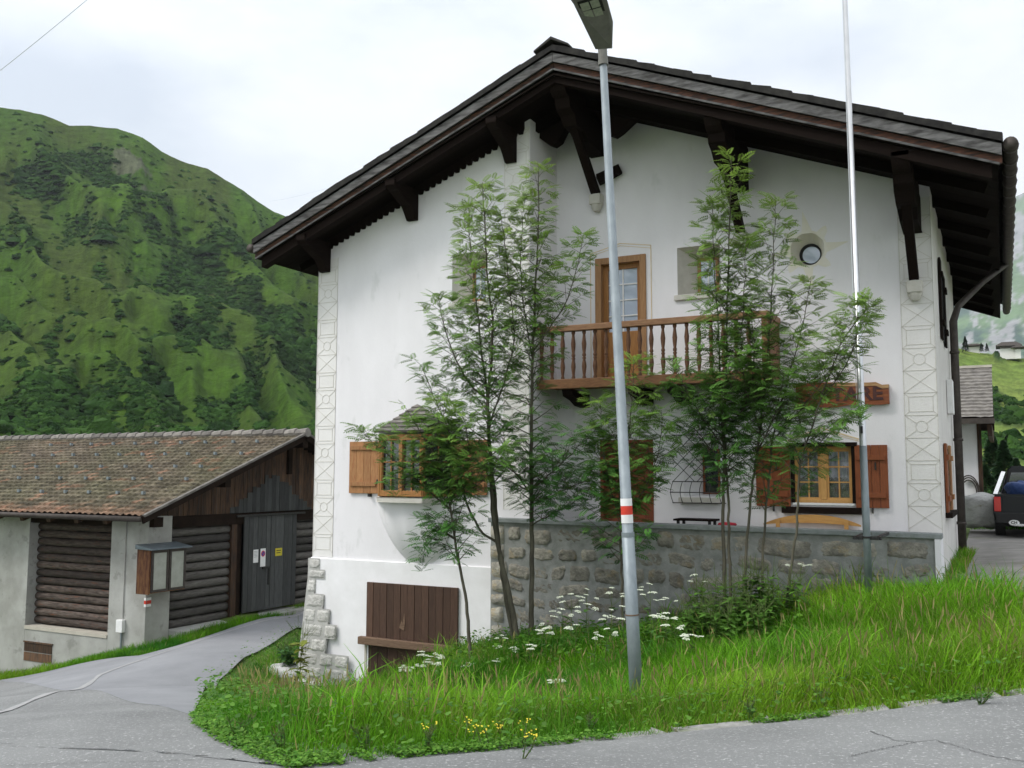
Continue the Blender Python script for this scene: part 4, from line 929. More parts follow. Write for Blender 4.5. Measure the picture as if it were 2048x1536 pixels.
# ---- name board
sg = empty('name_board', (-2.1, 14.95, 1.0), 'reddish half-log name board with dark carved letters above the right window', 'sign')
xs = np.linspace(-2.79, -1.45, 16); up = [1.375+.015*math.sin((x+2.8)*4.5)-(.05 if x > -1.55 else 0) for x in xs]; lo = [1.0+.012*math.sin(x*9)+(.03*(x+2.79)) for x in xs]
s = MB(); s.prism(list(zip(xs, up))+list(zip(xs[::-1], lo[::-1])), 1, Y1-.085, Y1-.006); s.build('board', 'sign_wood', sg, bevel=.012)
s = MB(); s.prism([(x, z) for x, z in zip(xs[6:], up[6:])]+[(x, z-.055) for x, z in zip(xs[6:][::-1], up[6:][::-1])], 1, Y1-.0935, Y1-.0865); s.build('pale_edge', 'sign_top', sg)
def text_obj(txt, x, z, y, size, m, par, ext=.004, rotz=0., sx=1.):
    cu = bpy.data.curves.new('lettering', 'FONT'); cu.body = txt; cu.size = size; cu.extrude = ext; cu.align_x = 'CENTER'; cu.align_y = 'CENTER'; cu.offset = .006*size/.2
    tmp = bpy.data.objects.new('tmp', cu); COL.objects.link(tmp); dg = bpy.context.evaluated_depsgraph_get(); me = bpy.data.meshes.new_from_object(tmp.evaluated_get(dg))
    bpy.data.objects.remove(tmp); o0 = ORG[par.name]
    me.transform(Matrix.Translation(Vector((x, y, z))-Vector(o0))@Matrix.Rotation(rotz, 4, 'Z')@Matrix.Rotation(rad(90), 4, 'X')@Matrix.Diagonal((sx, 1, 1, 1)))
    at = me.attributes.new('tint', 'FLOAT', 'POINT'); at.data.foreach_set('value', [1.]*len(me.vertices)); me.materials.clear(); me.materials.append(M[m])
    o = bpy.data.objects.new('lettering', me); COL.objects.link(o); o.parent = par; ORG[o.name] = o0; return o
text_obj('TARE', -1.90, 1.185, Y1-.088, .27, 'letter', sg, .005, 0, 1.15)
# ================================================================== BARN
BXg, BYf = -17.11, 15.30
barn = empty('barn', (-19, 18, -4.5), 'old hay barn with dark log walls, concrete piers and mossy tiled roof', 'barn')
s = MB()
s.box(BXg-1.19, BXg, BYf, BYf+.69, -5.2, -1.0); s.box(-22.35, -21.18, BYf, BYf+.5, -6.2, -1.0)
s.box(-21.18, BXg-1.19, BYf, BYf+.35, -6, -3.78); s.box(-30, -22.35, BYf, BYf+.35, -7, -4.1)
s.build('concrete_wall', 'concrete', barn, bevel=.01)
MB().box(-21.178, BXg-1.192, BYf-.02, BYf+.349, -3.778, -3.70).build('sill', 'concrete_new', barn)
MB().box(BXg-.35, BXg+.42, BYf+.70, BYf+5.2, -4.4, -3.60).build('concrete_step', 'concrete', barn, bevel=.02)
def logs(x0, x1, y, z0, z1, n, m, axis=0):
    s = MB(); hh = (z1-z0)/n
    for k in range(n):
        zc = z0+hh*(k+.5); r = hh*.5
        t = np.linspace(0, 1, 14); a = x0+(x1-x0)*t; wob = (RNG.random(14)-.5)*.012
        pts = [((a[i], y+wob[i], zc+wob[-i]) if axis == 0 else (y+wob[i], a[i], zc+wob[-i])) for i in range(14)]
        s.tube(pts, [r*(.92+.07*random.random()) for _ in range(14)], 12, random.uniform(.5, 1.5))
    return s.build('log_wall', m, barn, smooth=True)
logs(-21.15, BXg-1.22, BYf+.30, -3.68, -1.05, 14, 'log'); logs(-30, -22.38, BYf+.30, -4.1, -1.05, 16, 'log')
logs(BYf+.70, BYf+2.62, BXg-.16, -3.62, -1.30, 11, 'log_side', 1); logs(BYf+5.05, BYf+9.6, BXg-.16, -3.62, -1.15, 12, 'log_side', 1)
MB().box(-30, BXg-.4, BYf+.45, BYf+9.5, -5.5, -1.05).build('interior', 'black', barn)
s = MB(); s.box(BXg-.18, BXg-.02, BYf+2.64, BYf+2.82, -3.6, -1.1); s.build('door_post', 'plank_brown', barn); MB().box(BXg-.20, BXg-.04, BYf+2.84, BYf+2.98, -3.6, -1.1).build('door_post', 'barn_dark', barn)
MB().box(BXg-.2, BXg-.0, BYf+.70, BYf+9.6, -1.30, -1.03).build('wall_plate', 'barn_dark', barn, bevel=.01)
MB().box(-30, BXg+.15, BYf+.02, BYf+.28, -1.24, -1.02).build('wall_plate', 'barn_dark', barn)
bdoor = None
for (a, b) in ((18.31, 19.28), (19.30, 20.30)):
    s = MB(); n = 6
    for k in range(n):
        ya, yb = a+(b-a)*k/n, a+(b-a)*(k+1)/n; s.box(BXg-.0, BXg+.035+.004*(k % 2), ya+.004, yb-.004, -3.52, -1.13, random.uniform(.75, 1.3))
    bdoor = s.build('sliding_door', 'plank_grey', barn)
MB().box(BXg+.045, BXg+.085, 18.0, 20.6, -1.12, -1.07).build('door_rail', 'iron', barn)
s = MB(); s.box(BXg+.04, BXg+.07, 19.20, 19.26, -2.9, -2.45); s.box(BXg+.04, BXg+.08, 18.98, 19.24, -2.48, -2.43); s.build('latch', 'iron', barn)
# hatch in the low concrete
s = MB()
for k, (z0, z1) in enumerate(((-4.30, -4.10), (-4.52, -4.32))): s.box(-21.15, -20.15, BYf-.012, BYf+.02, z0, z1, (.9, 2.2)[k])
s.box(-21.17, -20.12, BYf-.03, BYf+.01, -4.09, -4.06, 1.6); s.build('hatch', 'plank_brown', barn)
# gable boarding, ridge at Y=RB
RB = 20.0; PZ = 1.02; EZ = -.97; EYf = 14.66; RXe = -16.58   # roof: ridge y, ridge z, eave z, eave y, rake x
sl = (PZ-EZ)/(RB-EYf)
def bz(y): return PZ-sl*abs(y-RB)
s = MB(); s2 = MB(); y = BYf+.05
while y < 24.8:
    y1 = y+random.uniform(.13, .19); ym = (y+y1)/2; top = bz(ym)-.16
    if top > -1.0:
        apex = 19.35; lim = -1.0+max(0, 1.0-abs(ym-apex)*.62)
        s.box(BXg-.05+random.uniform(0, .015), BXg-.01+random.uniform(0, .012), y+.003, y1-.003, -1.02, top, random.uniform(.55, 1.5))
        if lim > -1.0: s2.box(BXg+.004, BXg+.012+random.uniform(0, .01), y+.003, y1-.003, -1.02, min(lim+random.uniform(-.09, .09), top-.02), random.uniform(.45, .9))
    y = y1
s.build('gable_boarding', 'plank_brown', barn); s2.build('weathered_boarding', 'plank_grey', barn)
# roof tiles with courses and moss
def tile_roof(x0, x1, y_e, y_r, ze, zr, ncs, tw_, name, par):
    nx = int((x1-x0)/tw_*4); xs = np.linspace(x0, x1, nx); us = np.array([v for c in range(ncs) for v in ((c+.001)/ncs, (c+.6)/ncs, (c+.985)/ncs)]+[1.])
    U_, Xx = np.meshgrid(us, xs, indexing='ij'); Yy = y_e+(y_r-y_e)*U_; fr = (U_*ncs) % 1
    ci = np.floor(U_*ncs+1e-6).astype(int); ti = np.floor((Xx-x0)/tw_+.5*(ci % 2)).astype(int)
    rnd = _perm[ci*7 % 256, ti*13 % 256]; rnd2 = _perm[ci*11+3 & 255, ti*5+8 & 255]
    Zz = ze+(zr-ze)*U_+.050*(1-fr)+.020*np.cos(((Xx-x0)/tw_+.5*(ci % 2))*2*math.pi)+.018*(rnd-.5)+.05*(fbm(Xx*.35, Yy*.35+U_, 3)-.5)
    Zz = Zz-.004
    big = fbm(Xx*.55+U_*3, Yy*.8+3, 4); red = np.clip((fbm(Xx*.9+7, Yy*2.4+1, 4)-.70)*9, 0, 1)*.45+np.clip(1-U_*8+(rnd-.5)*.8, 0, 1)*.6
    red = np.clip(red+(rnd2 > .95)*.5, 0, 1)[..., None]
    c = np.array([.135, .105, .082])*(1-big[..., None])+np.array([.09, .088, .052])*big[..., None]
    c = c*(.6+.8*rnd[..., None]); c = c*(1-red*.8)+np.array([.27, .135, .085])*(.7+.6*rnd2[..., None])*red*.8
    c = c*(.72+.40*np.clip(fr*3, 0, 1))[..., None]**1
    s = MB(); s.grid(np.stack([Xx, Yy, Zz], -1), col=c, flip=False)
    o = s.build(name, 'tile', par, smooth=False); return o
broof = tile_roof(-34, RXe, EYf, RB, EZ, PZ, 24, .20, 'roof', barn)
MB().add([(-34, RB, PZ), (RXe, RB, PZ), (RXe, 25.4, bz(25.4)), (-34, 25.4, bz(25.4))], [(0, 1, 2, 3)]).build('rear_roof', 'stone_roof', barn)
s = MB(); s.add([(-34, EYf+.02, EZ-.05), (RXe-.01, EYf+.02, EZ-.05), (RXe-.01, RB, PZ-.05), (-34, RB, PZ-.05)], [(3, 2, 1, 0)]); s.add([(-34, 25.4, bz(25.4)-.05), (RXe-.01, 25.4, bz(25.4)-.05), (RXe-.01, RB, PZ-.05), (-34, RB, PZ-.05)], [(0, 1, 2, 3)]); s.build('roof_underside', 'barn_dark', broof)
s = MB(); s.beam((RXe, EYf-.02, EZ-.07), (RXe, RB+.02, PZ-.07), .04, .17, (0, 0, 1)); s.build('rake_board', 'barn_dark', broof); s = MB(); s.beam((RXe, RB, PZ-.07), (RXe, 25.4, bz(25.4)-.07), .04, .17, (0, 0, 1)); s.build('rake_board', 'barn_dark', broof)
s = MB(); s.beam((RXe+.02, EYf, EZ+.02), (RXe+.02, RB, PZ+.03), .09, .05, (0, 0, 1), .8); s.beam((RXe+.02, RB, PZ+.03), (RXe+.02, 25.4, bz(25.4)+.03), .09, .05, (0, 0, 1), .8); s.build('rake_tile', 'stone_roof', broof)
s = MB(); x = -34
while x < RXe: s.tube([(x, RB, PZ+.02), (x+.40, RB, PZ+.05)], [.11, .125], 8, random.uniform(.7, 1.4)); x += .38
s.build('ridge_tile', 'stone_roof', broof, smooth=False)
s = MB(); s.tube([(-34, EYf-.06, EZ-.03), (RXe-.0, EYf-.06, EZ-.05)], .06, 10); s.build('gutter', 'gutter', broof, smooth=True)
for x_ in np.arange(-24.5, -17, .95):
    s = MB(); s.beam((x_, EYf+.06, EZ-.13), (x_, BYf+1.2, EZ-.13+sl*1.7), .12, .13, (0, 0, 1)); s.build('rafter_end', 'plank_brown', broof)
k_ = 0
for r_, u_ in enumerate((.20, .365, .52, .69, .86)):
    for x_ in np.arange(-25.9+.45*(r_ % 2), -17.0, .90 if r_ != 4 else .92):
        s = MB(); xx = x_+random.uniform(-.08, .08); yy = EYf+(RB-EYf)*u_; zz = EZ+(PZ-EZ)*u_+.045
        s.box(xx-.012, xx+.012, yy-.01, yy+.08, zz, zz+.075); s.box(xx-.035, xx+.035, yy-.014, yy-.004, zz+.01, zz+.08); s.build('snow_guard', 'galv', broof); k_ += 1
# far rear purlin bracket under the gable
s = MB(); s.box(BXg-.1, RXe+.0, RB-.1, RB+.1, PZ-.36, PZ-.18); s.build('ridge_beam', 'barn_dark', broof)
for y_ in (17.2, 22.4): s = MB(); s.box(BXg-.1, RXe-.02, y_-.09, y_+.09, bz(y_)-.34, bz(y_)-.15); s.build('purlin', 'barn_dark', broof)
s = MB(); s.beam((BXg+.02, RB-.05, -.05), (BXg+.02, RB-.05, PZ-.3), .12, .14, (0, 1, 0)); s.build('king_post', 'barn_dark', barn)
# things fixed on the barn
nb_ = empty('notice_case', (-16.9, 15.5, -2.7), 'glazed wooden notice case with metal roof on the corner pier of the barn', 'notice board')
X0, X1, Ya, Yb, Za, Zb = -17.10, -16.70, 15.03, 16.05, -2.66, -1.70
MB().box(X0, X1-.02, Ya, Yb, Za, Zb).build('cabinet', 'case_wood', nb_, bevel=.01)
for (a, b) in ((Ya+.02, (Ya+Yb)/2-.01), ((Ya+Yb)/2+.01, Yb-.02)):
    s = MB(); w_ = .055; s.box(X1-.018, X1+.02, a, a+w_, Za+.02, Zb-.03); s.box(X1-.018, X1+.02, b-w_, b, Za+.02, Zb-.03); s.box(X1-.017, X1+.019, a+w_, b-w_, Zb-.03-w_, Zb-.03); s.box(X1-.017, X1+.019, a+w_, b-w_, Za+.02, Za+.02+w_)
    dr = s.build('case_door', 'gutter', nb_); MB().box(X1-.015, X1+.004, a+w_, b-w_, Za+.02+w_, Zb-.03-w_).build('pane', 'case_glass', dr)
s = MB(); s.prism([(X0-.03, Zb+.10), (X1+.10, Zb+.01), (X1+.10, Zb-.015), (X0-.03, Zb-.0)], 1, Ya-.06, Yb+.08); s.build('case_roof', 'box_metal', nb_)
s = MB(); s.box(X0-.005, X1-.01, Ya-.02, Ya-.002, Za-.02, Zb-.0, .35); ww = s.build('side_board', 'case_wood', nb_)
jb = empty('junction_box', (-17.8, 15.25, -3.4), 'grey electrical junction box with conduit on the concrete pier of the barn', 'electrical box')
MB().box(-17.92, -17.72, BYf-.10, BYf-.002, -3.60, -3.32).build('box_body', 'white', jb, bevel=.01); s = MB(); s.tube([(-17.80, BYf-.04, -3.60), (-17.80, BYf-.04, -4.35)], .025, 8); s.build('conduit', 'galv', jb)
s = MB(); s.tube([(-17.80, BYf-.02, -3.32), (-17.80, BYf-.02, -1.1)], .012, 6); s.build('upper_conduit', 'concrete', jb)
tm = empty('painted_trail_mark', (BXg+.01, 15.35, -3.0), 'small white-red-white painted trail mark on the barn corner pier', 'trail marker')
for z0, z1, m_ in ((-3.0, -2.94, 'white'), (-2.94, -2.86, 'paint_red'), (-2.86, -2.80, 'white')):
    MB().box(BXg+.011, BXg+.014, BYf+.01, BYf+.14, z0, z1).build('stripe', m_, tm); MB().box(BXg-.05, BXg+.010, BYf-.004, BYf-.001, z0, z1).build('stripe', m_, tm)
px_ = BXg+.046
nn = empty('paper_notice', (px_, 18.72, -2.3), 'plain white paper notice on the grey barn door, left of the no-parking plate', 'notice'); MB().box(px_, px_+.004, 18.64, 18.82, -2.30, -1.97).build('sheet', 'white', nn)
s = MB(); 
for k in range(5): s.box(px_+.005, px_+.0055, 18.66, 18.80, -2.02-k*.035, -2.010-k*.035)
s.build('print', 'galv', nn)
pn = empty('parking_plate', (px_, 19.0, -2.4), 'white no-parking plate with red and dark round symbol on the barn door', 'sign'); MB().box(px_, px_+.006, 18.90, 19.09, -2.42, -1.96).build('plate', 'white', pn)
def disc_x(s, x, y, z, r, n=20): s.add([(x, y+r*math.cos(2*math.pi*k/n), z+r*math.sin(2*math.pi*k/n)) for k in range(n)], [tuple(range(n))])
s = MB(); disc_x(s, px_+.007, 18.995, -2.09, .078); s.build('red_ring', 'paint_red', pn); mm = mat('sign_blue', (.05, .06, .30), rough=.5); s = MB(); disc_x(s, px_+.008, 18.995, -2.09, .058); s.build('blue_disc', mm, pn)
s = MB(); s.beam((px_+.009, 18.955, -2.05), (px_+.009, 19.035, -2.13), .016, .001, (1, 0, 0)); s.build('slash', 'paint_red', pn)
yn = empty('yellow_plate', (px_, 19.6, -2.2), 'small yellow plate on the right leaf of the barn door', 'sign'); MB().box(px_, px_+.006, 19.46, 19.72, -2.19, -1.99).build('plate', 'yellow', yn)
s = MB(); s.box(px_+.007, px_+.008, 19.50, 19.68, -2.06, -2.04); s.box(px_+.007, px_+.008, 19.50, 19.66, -2.12, -2.10); s.build('print', 'black', yn)
# ================================================================== STREET LAMP
lb = np.array([-3.14, 8.62, -2.06]); LG = .35; lt = atX(1205, 100, -3.40); ax_ = lt-lb
lamp = empty('street_lamp', lb, 'grey galvanised street lamp leaning slightly on the grass bank, with flat lamp head', 'street lamp')
def lp(t): return lb+ax_*t
s = MB(); s.tube([lp(-.09), lp(.235), lp(.2352), lp(1.)], [.064, .060, .054, .036], 20); s.build('pole', 'galv', lamp, smooth=True)
s = MB(); s.tube([lp(.238), lp(.2385), lp(.232), lp(.2315)], [.0545, .0625, .0625, .0605], 20); s.build('pole_collar', 'galv', lamp)
s = MB(); c0 = lp(.115); s.tube([c0, lp(.117)], .0645, 20); s.build('seam', 'old_beam', lamp)
s = MB(); s.tube([lp(.982), lp(1.018)], .046, 16); s.tube([lp(.975), lp(.983)], .050, 16); s.build('spigot', 'lamp_grey', lamp, smooth=False)
# trail mark bands
tr = empty('lamp_trail_mark', lp(.26), 'white-red-white painted trail mark round the street lamp pole', 'trail marker')
zt_ = [atD(1262, y_, 8.85)[2] for y_ in (998, 1013, 1031, 1048)]
tv = [(z-lb[2])/ax_[2] for z in zt_]
for (a, b, m_) in ((tv[3], tv[2], 'white'), (tv[2], tv[1], 'paint_red'), (tv[1], tv[0], 'white')):
    rr = .0555-.018*(a-.235)/.765; s = MB(); s.tube([lp(a), lp(b)], [rr+.0015, rr+.0012], 20, 1., False); s.build('band', m_, tr, smooth=True)
dv = (-CF*.999); dv = dv/np.linalg.norm(dv)
tag(MB().box(-3.19, -3.13, 8.535, 8.54, -.80, -.77).build('number_sticker', 'white', None, (-3.16, 8.54, -.8)), 'tiny white sticker on the street lamp pole below the red band', 'sticker') if False else None
# lamp head: flat tapering shovel, tilted up towards the viewer
top = lp(1.015)
hd_c = [atD(px, py, dd) for px, py, dd in ((1193, 97, 8.72), (1222, 95, 8.72), (1224, 45, 8.45), (1214, 5, 8.2), (1205, -14, 8.05), (1140, -6, 8.05), (1148, 10, 8.12))]
nrm_ = np.cross(hd_c[2]-hd_c[0], hd_c[5]-hd_c[0]); nrm_ /= np.linalg.norm(nrm_)
if nrm_@CF < 0: nrm_ = -nrm_
P0 = np.array(hd_c); ctr = P0.mean(0)
n7 = len(P0); s = MB(); v = list(P0)+list((P0-ctr)*.9+ctr+nrm_*.07+np.array([0, 0, .03]))
f = [tuple(range(n7)), tuple(range(n7, 2*n7))[::-1]]+[(i, (i+1) % n7, (i+1) % n7+n7, i+n7) for i in range(n7)]
s.add(v, f); head = s.build('lamp_head', 'lamp_grey', lamp, bevel=.012)
def onhead(px, py):    # intersection with the head's underside plane
    r = ray(px, py); t = (P0[0]@nrm_)/(r@nrm_); return r*t
lens = [onhead(*p)-nrm_*.006 for p in ((1159, 8), (1196, -3), (1207, 28), (1172, 37))]
for (u0, u1) in ((.0, .46), (.54, 1.)):
    for (v0, v1) in ((.0, .46), (.54, 1.)):
        bl = lambda u, v: (lens[0]*(1-u)+lens[1]*u)*(1-v)+(lens[3]*(1-u)+lens[2]*u)*v
        q = [bl(u0, v0), bl(u1, v0), bl(u1, v1), bl(u0, v1)]; s = MB(); s.add(q+[p+nrm_*.004 for p in q], [(0, 1, 2, 3), (7, 6, 5, 4), (0, 4, 5, 1), (1, 5, 6, 2), (2, 6, 7, 3), (3, 7, 4, 0)]); s.build('led_panel', 'led', head)
q = [onhead(*p)-nrm_*.002 for p in ((1154, 4), (1201, -9), (1213, 32), (1170, 42))]; s = MB(); s.add(q+[p+nrm_*.001 for p in q], [(0, 1, 2, 3), (7, 6, 5, 4)]); s.build('lens_frame', 'black', head)
# ================================================================== FLAGPOLE
fb = atY(1737, 1150, 13.05); ft = atY(1689, -30, 12.85)
fp = empty('flagpole', fb, 'tall bare silver metal flagpole standing against the terrace wall', 'flagpole')
fb = fb-np.array([0, 0, .35]); F = lambda t: fb+(ft-fb)*t
s = MB(); s.tube([F(0), F(.245), F(.2455), F(1)], [.048, .046, .043, .030], 18); s.build('pole', 'alu', fp, smooth=True)
s = MB(); s.tube([F(0.005), F(.245)], [.0485, .0465], 18); s.build('lower_tube', 'galv', fp, smooth=True)
s = MB(); c = F(.105); s.box(c[0]-.17, c[0]+.18, c[1]-.02, c[1]+.06, c[2]-.06, c[2]-.02); s.box(c[0]-.15, c[0]-.11, c[1]-.06, c[1]+1.22, c[2]-.06, c[2]-.02); s.box(c[0]+.11, c[0]+.15, c[1]-.06, c[1]+1.22, c[2]-.06, c[2]-.02); s.build('wall_bracket', 'iron', fp)
s = MB(); s.tube([F(.10), F(.103)], .056, 14); s.build('clamp', 'iron', fp)
s = MB(); c = F(.272); s.box(c[0]-.015, c[0]+.012, c[1]-.075, c[1]-.03, c[2]-.06, c[2]+.03); s.build('cleat', 'iron', fp); s = MB(); s.tube([F(.275)+np.array([-.055, -.03, 0]), F(.62)+np.array([-.04, -.03, 0]), F(1.)+np.array([-.03, -.03, 0])], .004, 5); s.build('halyard', 'wire', fp)
# ================================================================== KERB, ROCK STEP, WIRES
ke = resample(A_near[1:], 200); cur = 3; idx = 6; kn = 0
for kn, (i0, i1, gap) in enumerate( ((8, 20, 0), (21, 34, 0), (35, 47, 0), (48, 62, 0), (64, 76, 0), (77, 92, 0), (94, 108, 0), (110, 124, 0), (126, 142, 0), (144, 158, 0), (160, 174, 0))):
    a, b = ke[i0], ke[i1]; d_ = b-a; L_ = np.linalg.norm(d_); d_ /= L_; n_ = np.array([d_[1], -d_[0]])
    if n_@a < 0: n_ = -n_      # away from the camera
    w_ = .13; s = MB(); nseg = 8; vs = []
    for t_ in np.linspace(0.01, .985, nseg):
        p = a+d_*L_*t_; jj = random.uniform(-.008, .008)
        for (o_, zz) in ((-.01+jj, -.06), (-.005+jj, .022+random.uniform(-.004, .004)), (w_+jj, .026+random.uniform(-.004, .004)), (w_, -.06)):
            q = p+n_*o_; vs.append((q[0], q[1], h1(*p)+zz))
    f = [(i*4+j, i*4+(j+1) % 4, i*4+4+(j+1) % 4, i*4+4+j) for i in range(nseg-1) for j in range(4)]+[(0, 1, 2, 3), ((nseg-1)*4+3, (nseg-1)*4+2, (nseg-1)*4+1, (nseg-1)*4)]
    s.add(vs, f); tag(s.build('kerb_stone', 'kerb', None, (a[0], a[1], h1(*a)), bevel=.008), 'grey kerb stone beside the foreground road, '+ordinal(kn)+' from the right', 'kerb stone', 'kerb stones along the foreground road')
def rock(name, c, r, label, cat, m='rock', seed=0, flat=.6, n=28, amp=.28, group=None):
    u = np.linspace(0, 2*math.pi, n, endpoint=False); v_ = np.linspace(-math.pi/2, math.pi/2, n//2); U_, V_ = np.meshgrid(u, v_, indexing='ij')
    x, y, z = np.cos(U_)*np.cos(V_), np.sin(U_)*np.cos(V_), np.sin(V_)
    nn_ = fbm(x*1.3+seed+z, y*1.3+z*.7+seed*2, 4); k = 1+amp*(nn_-.5)*2; e = 1/np.maximum.reduce([np.abs(x), np.abs(y), np.abs(z)])**.45
    P = np.stack([x*r[0]*k*e, y*r[1]*k*e, z*r[2]*k*e], -1)*.85+np.array(c)
    P = np.concatenate([P, P[:1]], 0); return tag(MB().grid(P).build(name, m, None, (c[0], c[1], c[2]-r[2]), smooth=True), label, cat, group)
rock('stone_block', G(560, 1352)+np.array([0, .25, -.02]), (.55, .40, .24), 'pale lichened stone block in the grass at the left foot of the house', 'stone block', seed=3)
rock('stone_block', G(600, 1358)+np.array([.28, .35, -.12]), (.55, .45, .20), 'low flat mossy stone half buried against the quoins of the house', 'stone block', seed=8)
rock('boulder', atD(1966, 1020, 23)+np.array([0, .3, -.05]), (.62, .6, .52), 'big pale boulder on the grass strip beside the black pickup', 'boulder', seed=5)
def wire(p, q, sag, label):
    pts = [p*(1-t)+q*t-np.array([0, 0, sag*4*t*(1-t)]) for t in np.linspace(0, 1, 24)]
    return tag(MB().tube(pts, .005, 5).build('overhead_wire', 'wire', None, tuple(p)), label, 'wire')
wire(atD(-160, 262, 17), atD(190, -14, 15), .05, 'thin overhead wire crossing the upper left corner of the sky')
wire(atD(540, 403, 60), atD(720, 356, 38), .1, 'thin overhead wire running behind the left roof slope')
# ================================================================== NEIGHBOUR HOUSE, PICKUP
nx0, nx1, ny, nD = -3.6, -.80, 32.0, 33
def Q(px, py, Y=32.): return atY(px, py, Y)
nh = empty('neighbour_house', (-2, 32, -1.5), 'white neighbouring house with grey stone-shingled roof seen beyond the right corner', 'house')
wr = Q(1955, 900)[0]; xr = Q(1987, 840, 31.2)[0]; ze = Q(1960, 838, 31.2)[2]; zr = Q(1950, 734, 33.6)[2]
MB().box(-7, wr, 32, 38, -2.2, ze+.1).build('wall', 'plaster', nh)
MB().box(wr+.002, wr+.12, 31.98, 32.12, -1.6, ze).build('corner_board', 'plank_brown', nh)
s = MB(); ncs = 16; xs = np.linspace(-7, xr, 60); us = np.array([v for c in range(ncs) for v in ((c+.001)/ncs, (c+.97)/ncs)]+[1.]); U_, Xx = np.meshgrid(us, xs, indexing='ij')
s.grid(np.stack([Xx, 31.2+2.6*U_, ze+(zr-ze)*U_+.05*(1-(U_*ncs) % 1)+.03*RNG.random(Xx.shape)], -1), tint=1.)
nr = s.build('roof', 'stone_roof', nh)
MB().prism([(31.2, ze), (33.8, zr), (36.4, ze), (36.4, ze-.14), (33.8, zr-.14), (31.2, ze-.14)], 0, -7, xr-.01).build('roof_slab', 'barn_dark', nr)
MB().box(-7, xr+.01, 33.65, 33.95, zr-.02, zr+.06).build('ridge_board', 'concrete_new', nr)
MB().box(-7, xr+.03, 31.08, 31.2, ze-.14, ze+.02).build('gutter', 'gutter', nr); MB().box(wr+.3, xr-.05, 31.4, 38, ze-.5, ze-.15).build('eave_beam', 'plank_brown', nr)
hs = MB(); hc = Q(1938, 985, 31.9)
for r_ in (.30, .36, .41): hs.tube([(hc[0]+r_*.7*math.cos(a), 31.9-.03*r_, hc[2]+r_*1.25*math.sin(a)) for a in np.linspace(-2.0, 2.2, 20)], .022, 6)
tag(hs.build('garden_hose', 'gutter', None, tuple(hc)), 'coiled dark garden hose hanging on the white neighbouring wall', 'hose')
# pickup truck seen from behind
tx0 = atY(1985, 1000, 24.6)[0]; ty = 24.6; tw_ = 1.86; gzk = h1(.6, 25)-0.0
tkz = atY(1998, 1076, 24.9)[2]
tk = empty('pickup', (tx0+.93, 25.0, tkz), 'black pickup truck parked on the driveway, seen from behind at the right edge', 'pickup truck')
zb = tkz; X0, X1 = tx0, tx0+tw_
z_ = lambda py: atY(2000, py, 24.6)[2]
zt_g = z_(990)
s = MB(); s.prism([(X0+.03, zb+.42), (X0, zb+.62), (X0+.015, zt_g-.1), (X0+.07, zt_g), (X1-.07, zt_g), (X1-.015, zt_g-.1), (X1, zb+.62), (X1-.03, zb+.42)], 1, ty, ty+5.0); body = s.build('body', 'car_paint', tk, bevel=.04)
s = MB(); s.prism([(X0+.16, zt_g-.05), (X0+.34, zt_g+.58), (X0+.45, zt_g+.64), (X1-.45, zt_g+.64), (X1-.34, zt_g+.58), (X1-.16, zt_g-.05)], 1, ty+1.75, ty+3.6); s.build('cab', 'car_paint', tk, bevel=.04)
MB().prism([(X0+.30, zt_g+.08), (X0+.42, zt_g+.52), (X1-.42, zt_g+.52), (X1-.30, zt_g+.08)], 1, ty+1.735, ty+1.748).build('rear_window', 'glass', tk)
s = MB(); s.beam((X0+.06, ty+.3, zt_g), (X0+.25, ty+1.2, zt_g+.52), .05, .09, (1, 0, 0)); s.build('sport_bar', 'chrome', tk)
s = MB(); s.beam((X1-.06, ty+.3, zt_g), (X1-.25, ty+1.2, zt_g+.52), .05, .09, (1, 0, 0)); s.build('sport_bar', 'chrome', tk)
MB().box(X0+.2, X1-.2, ty-.012, ty+.02, zt_g-.42, zt_g-.03).build('tailgate', 'car_paint', tk, bevel=.012); MB().box(X0+.75, X1-.75, ty-.03, ty-.012, zt_g-.16, zt_g-.10).build('tailgate_handle', 'car_trim', tk)
for a in (X0+.02, X1-.17): MB().box(a, a+.15, ty-.015, ty+.12, zt_g-.38, zt_g-.04).build('tail_light', 'red_lens', tk, bevel=.02)
MB().box(X0+.06, X1-.06, ty-.14, ty-.0, zb+.36, zb+.60).build('bumper', 'car_trim', tk, bevel=.02); MB().box(X0+.42, X1-.2, ty-.17, ty-.13, zb+.30, zb+.36).build('tow_bar', 'chrome', tk, bevel=.01)
s = MB(); cx_, cz_ = X0+.42, zt_g-.62; s.prism([(cx_+.11*math.cos(a), cz_+.065*math.sin(a)) for a in np.linspace(0, 2*math.pi, 20, endpoint=False)], 1, ty-.146, ty-.1415); s.build('oval_sticker', 'white', tk)
text_obj('CH', cx_, cz_, ty-.147, .09, 'black', tk, .001)
for (wx, wy_) in ((X0+.02, ty+.95), (X1-.24, ty+.95), (X0+.02, ty+4.1), (X1-.24, ty+4.1)):
    s = MB(); s.tube([(wx, wy_, zb+.36), (wx+.02, wy_, zb+.36), (wx+.20, wy_, zb+.36), (wx+.22, wy_, zb+.36)], [.32, .36, .36, .32], 24); wh = s.build('wheel', 'tyre', tk); s = MB(); s.tube([(wx-.004, wy_, zb+.36), (wx+.224, wy_, zb+.36)], .20, 16); s.build('rim', 'chrome', wh)
MB().box(X0+.1, X1-.1, ty+.1, ty+4.8, zb+.28, zb+.45).build('underbody', 'black', tk)
rock('tarp_bundle', (X0+.62, ty+.55, zt_g+.13), (.36, .30, .24), 'crumpled dark blue bundle on the load bed of the pickup', 'bundle', 'tarp', 12, amp=.5)
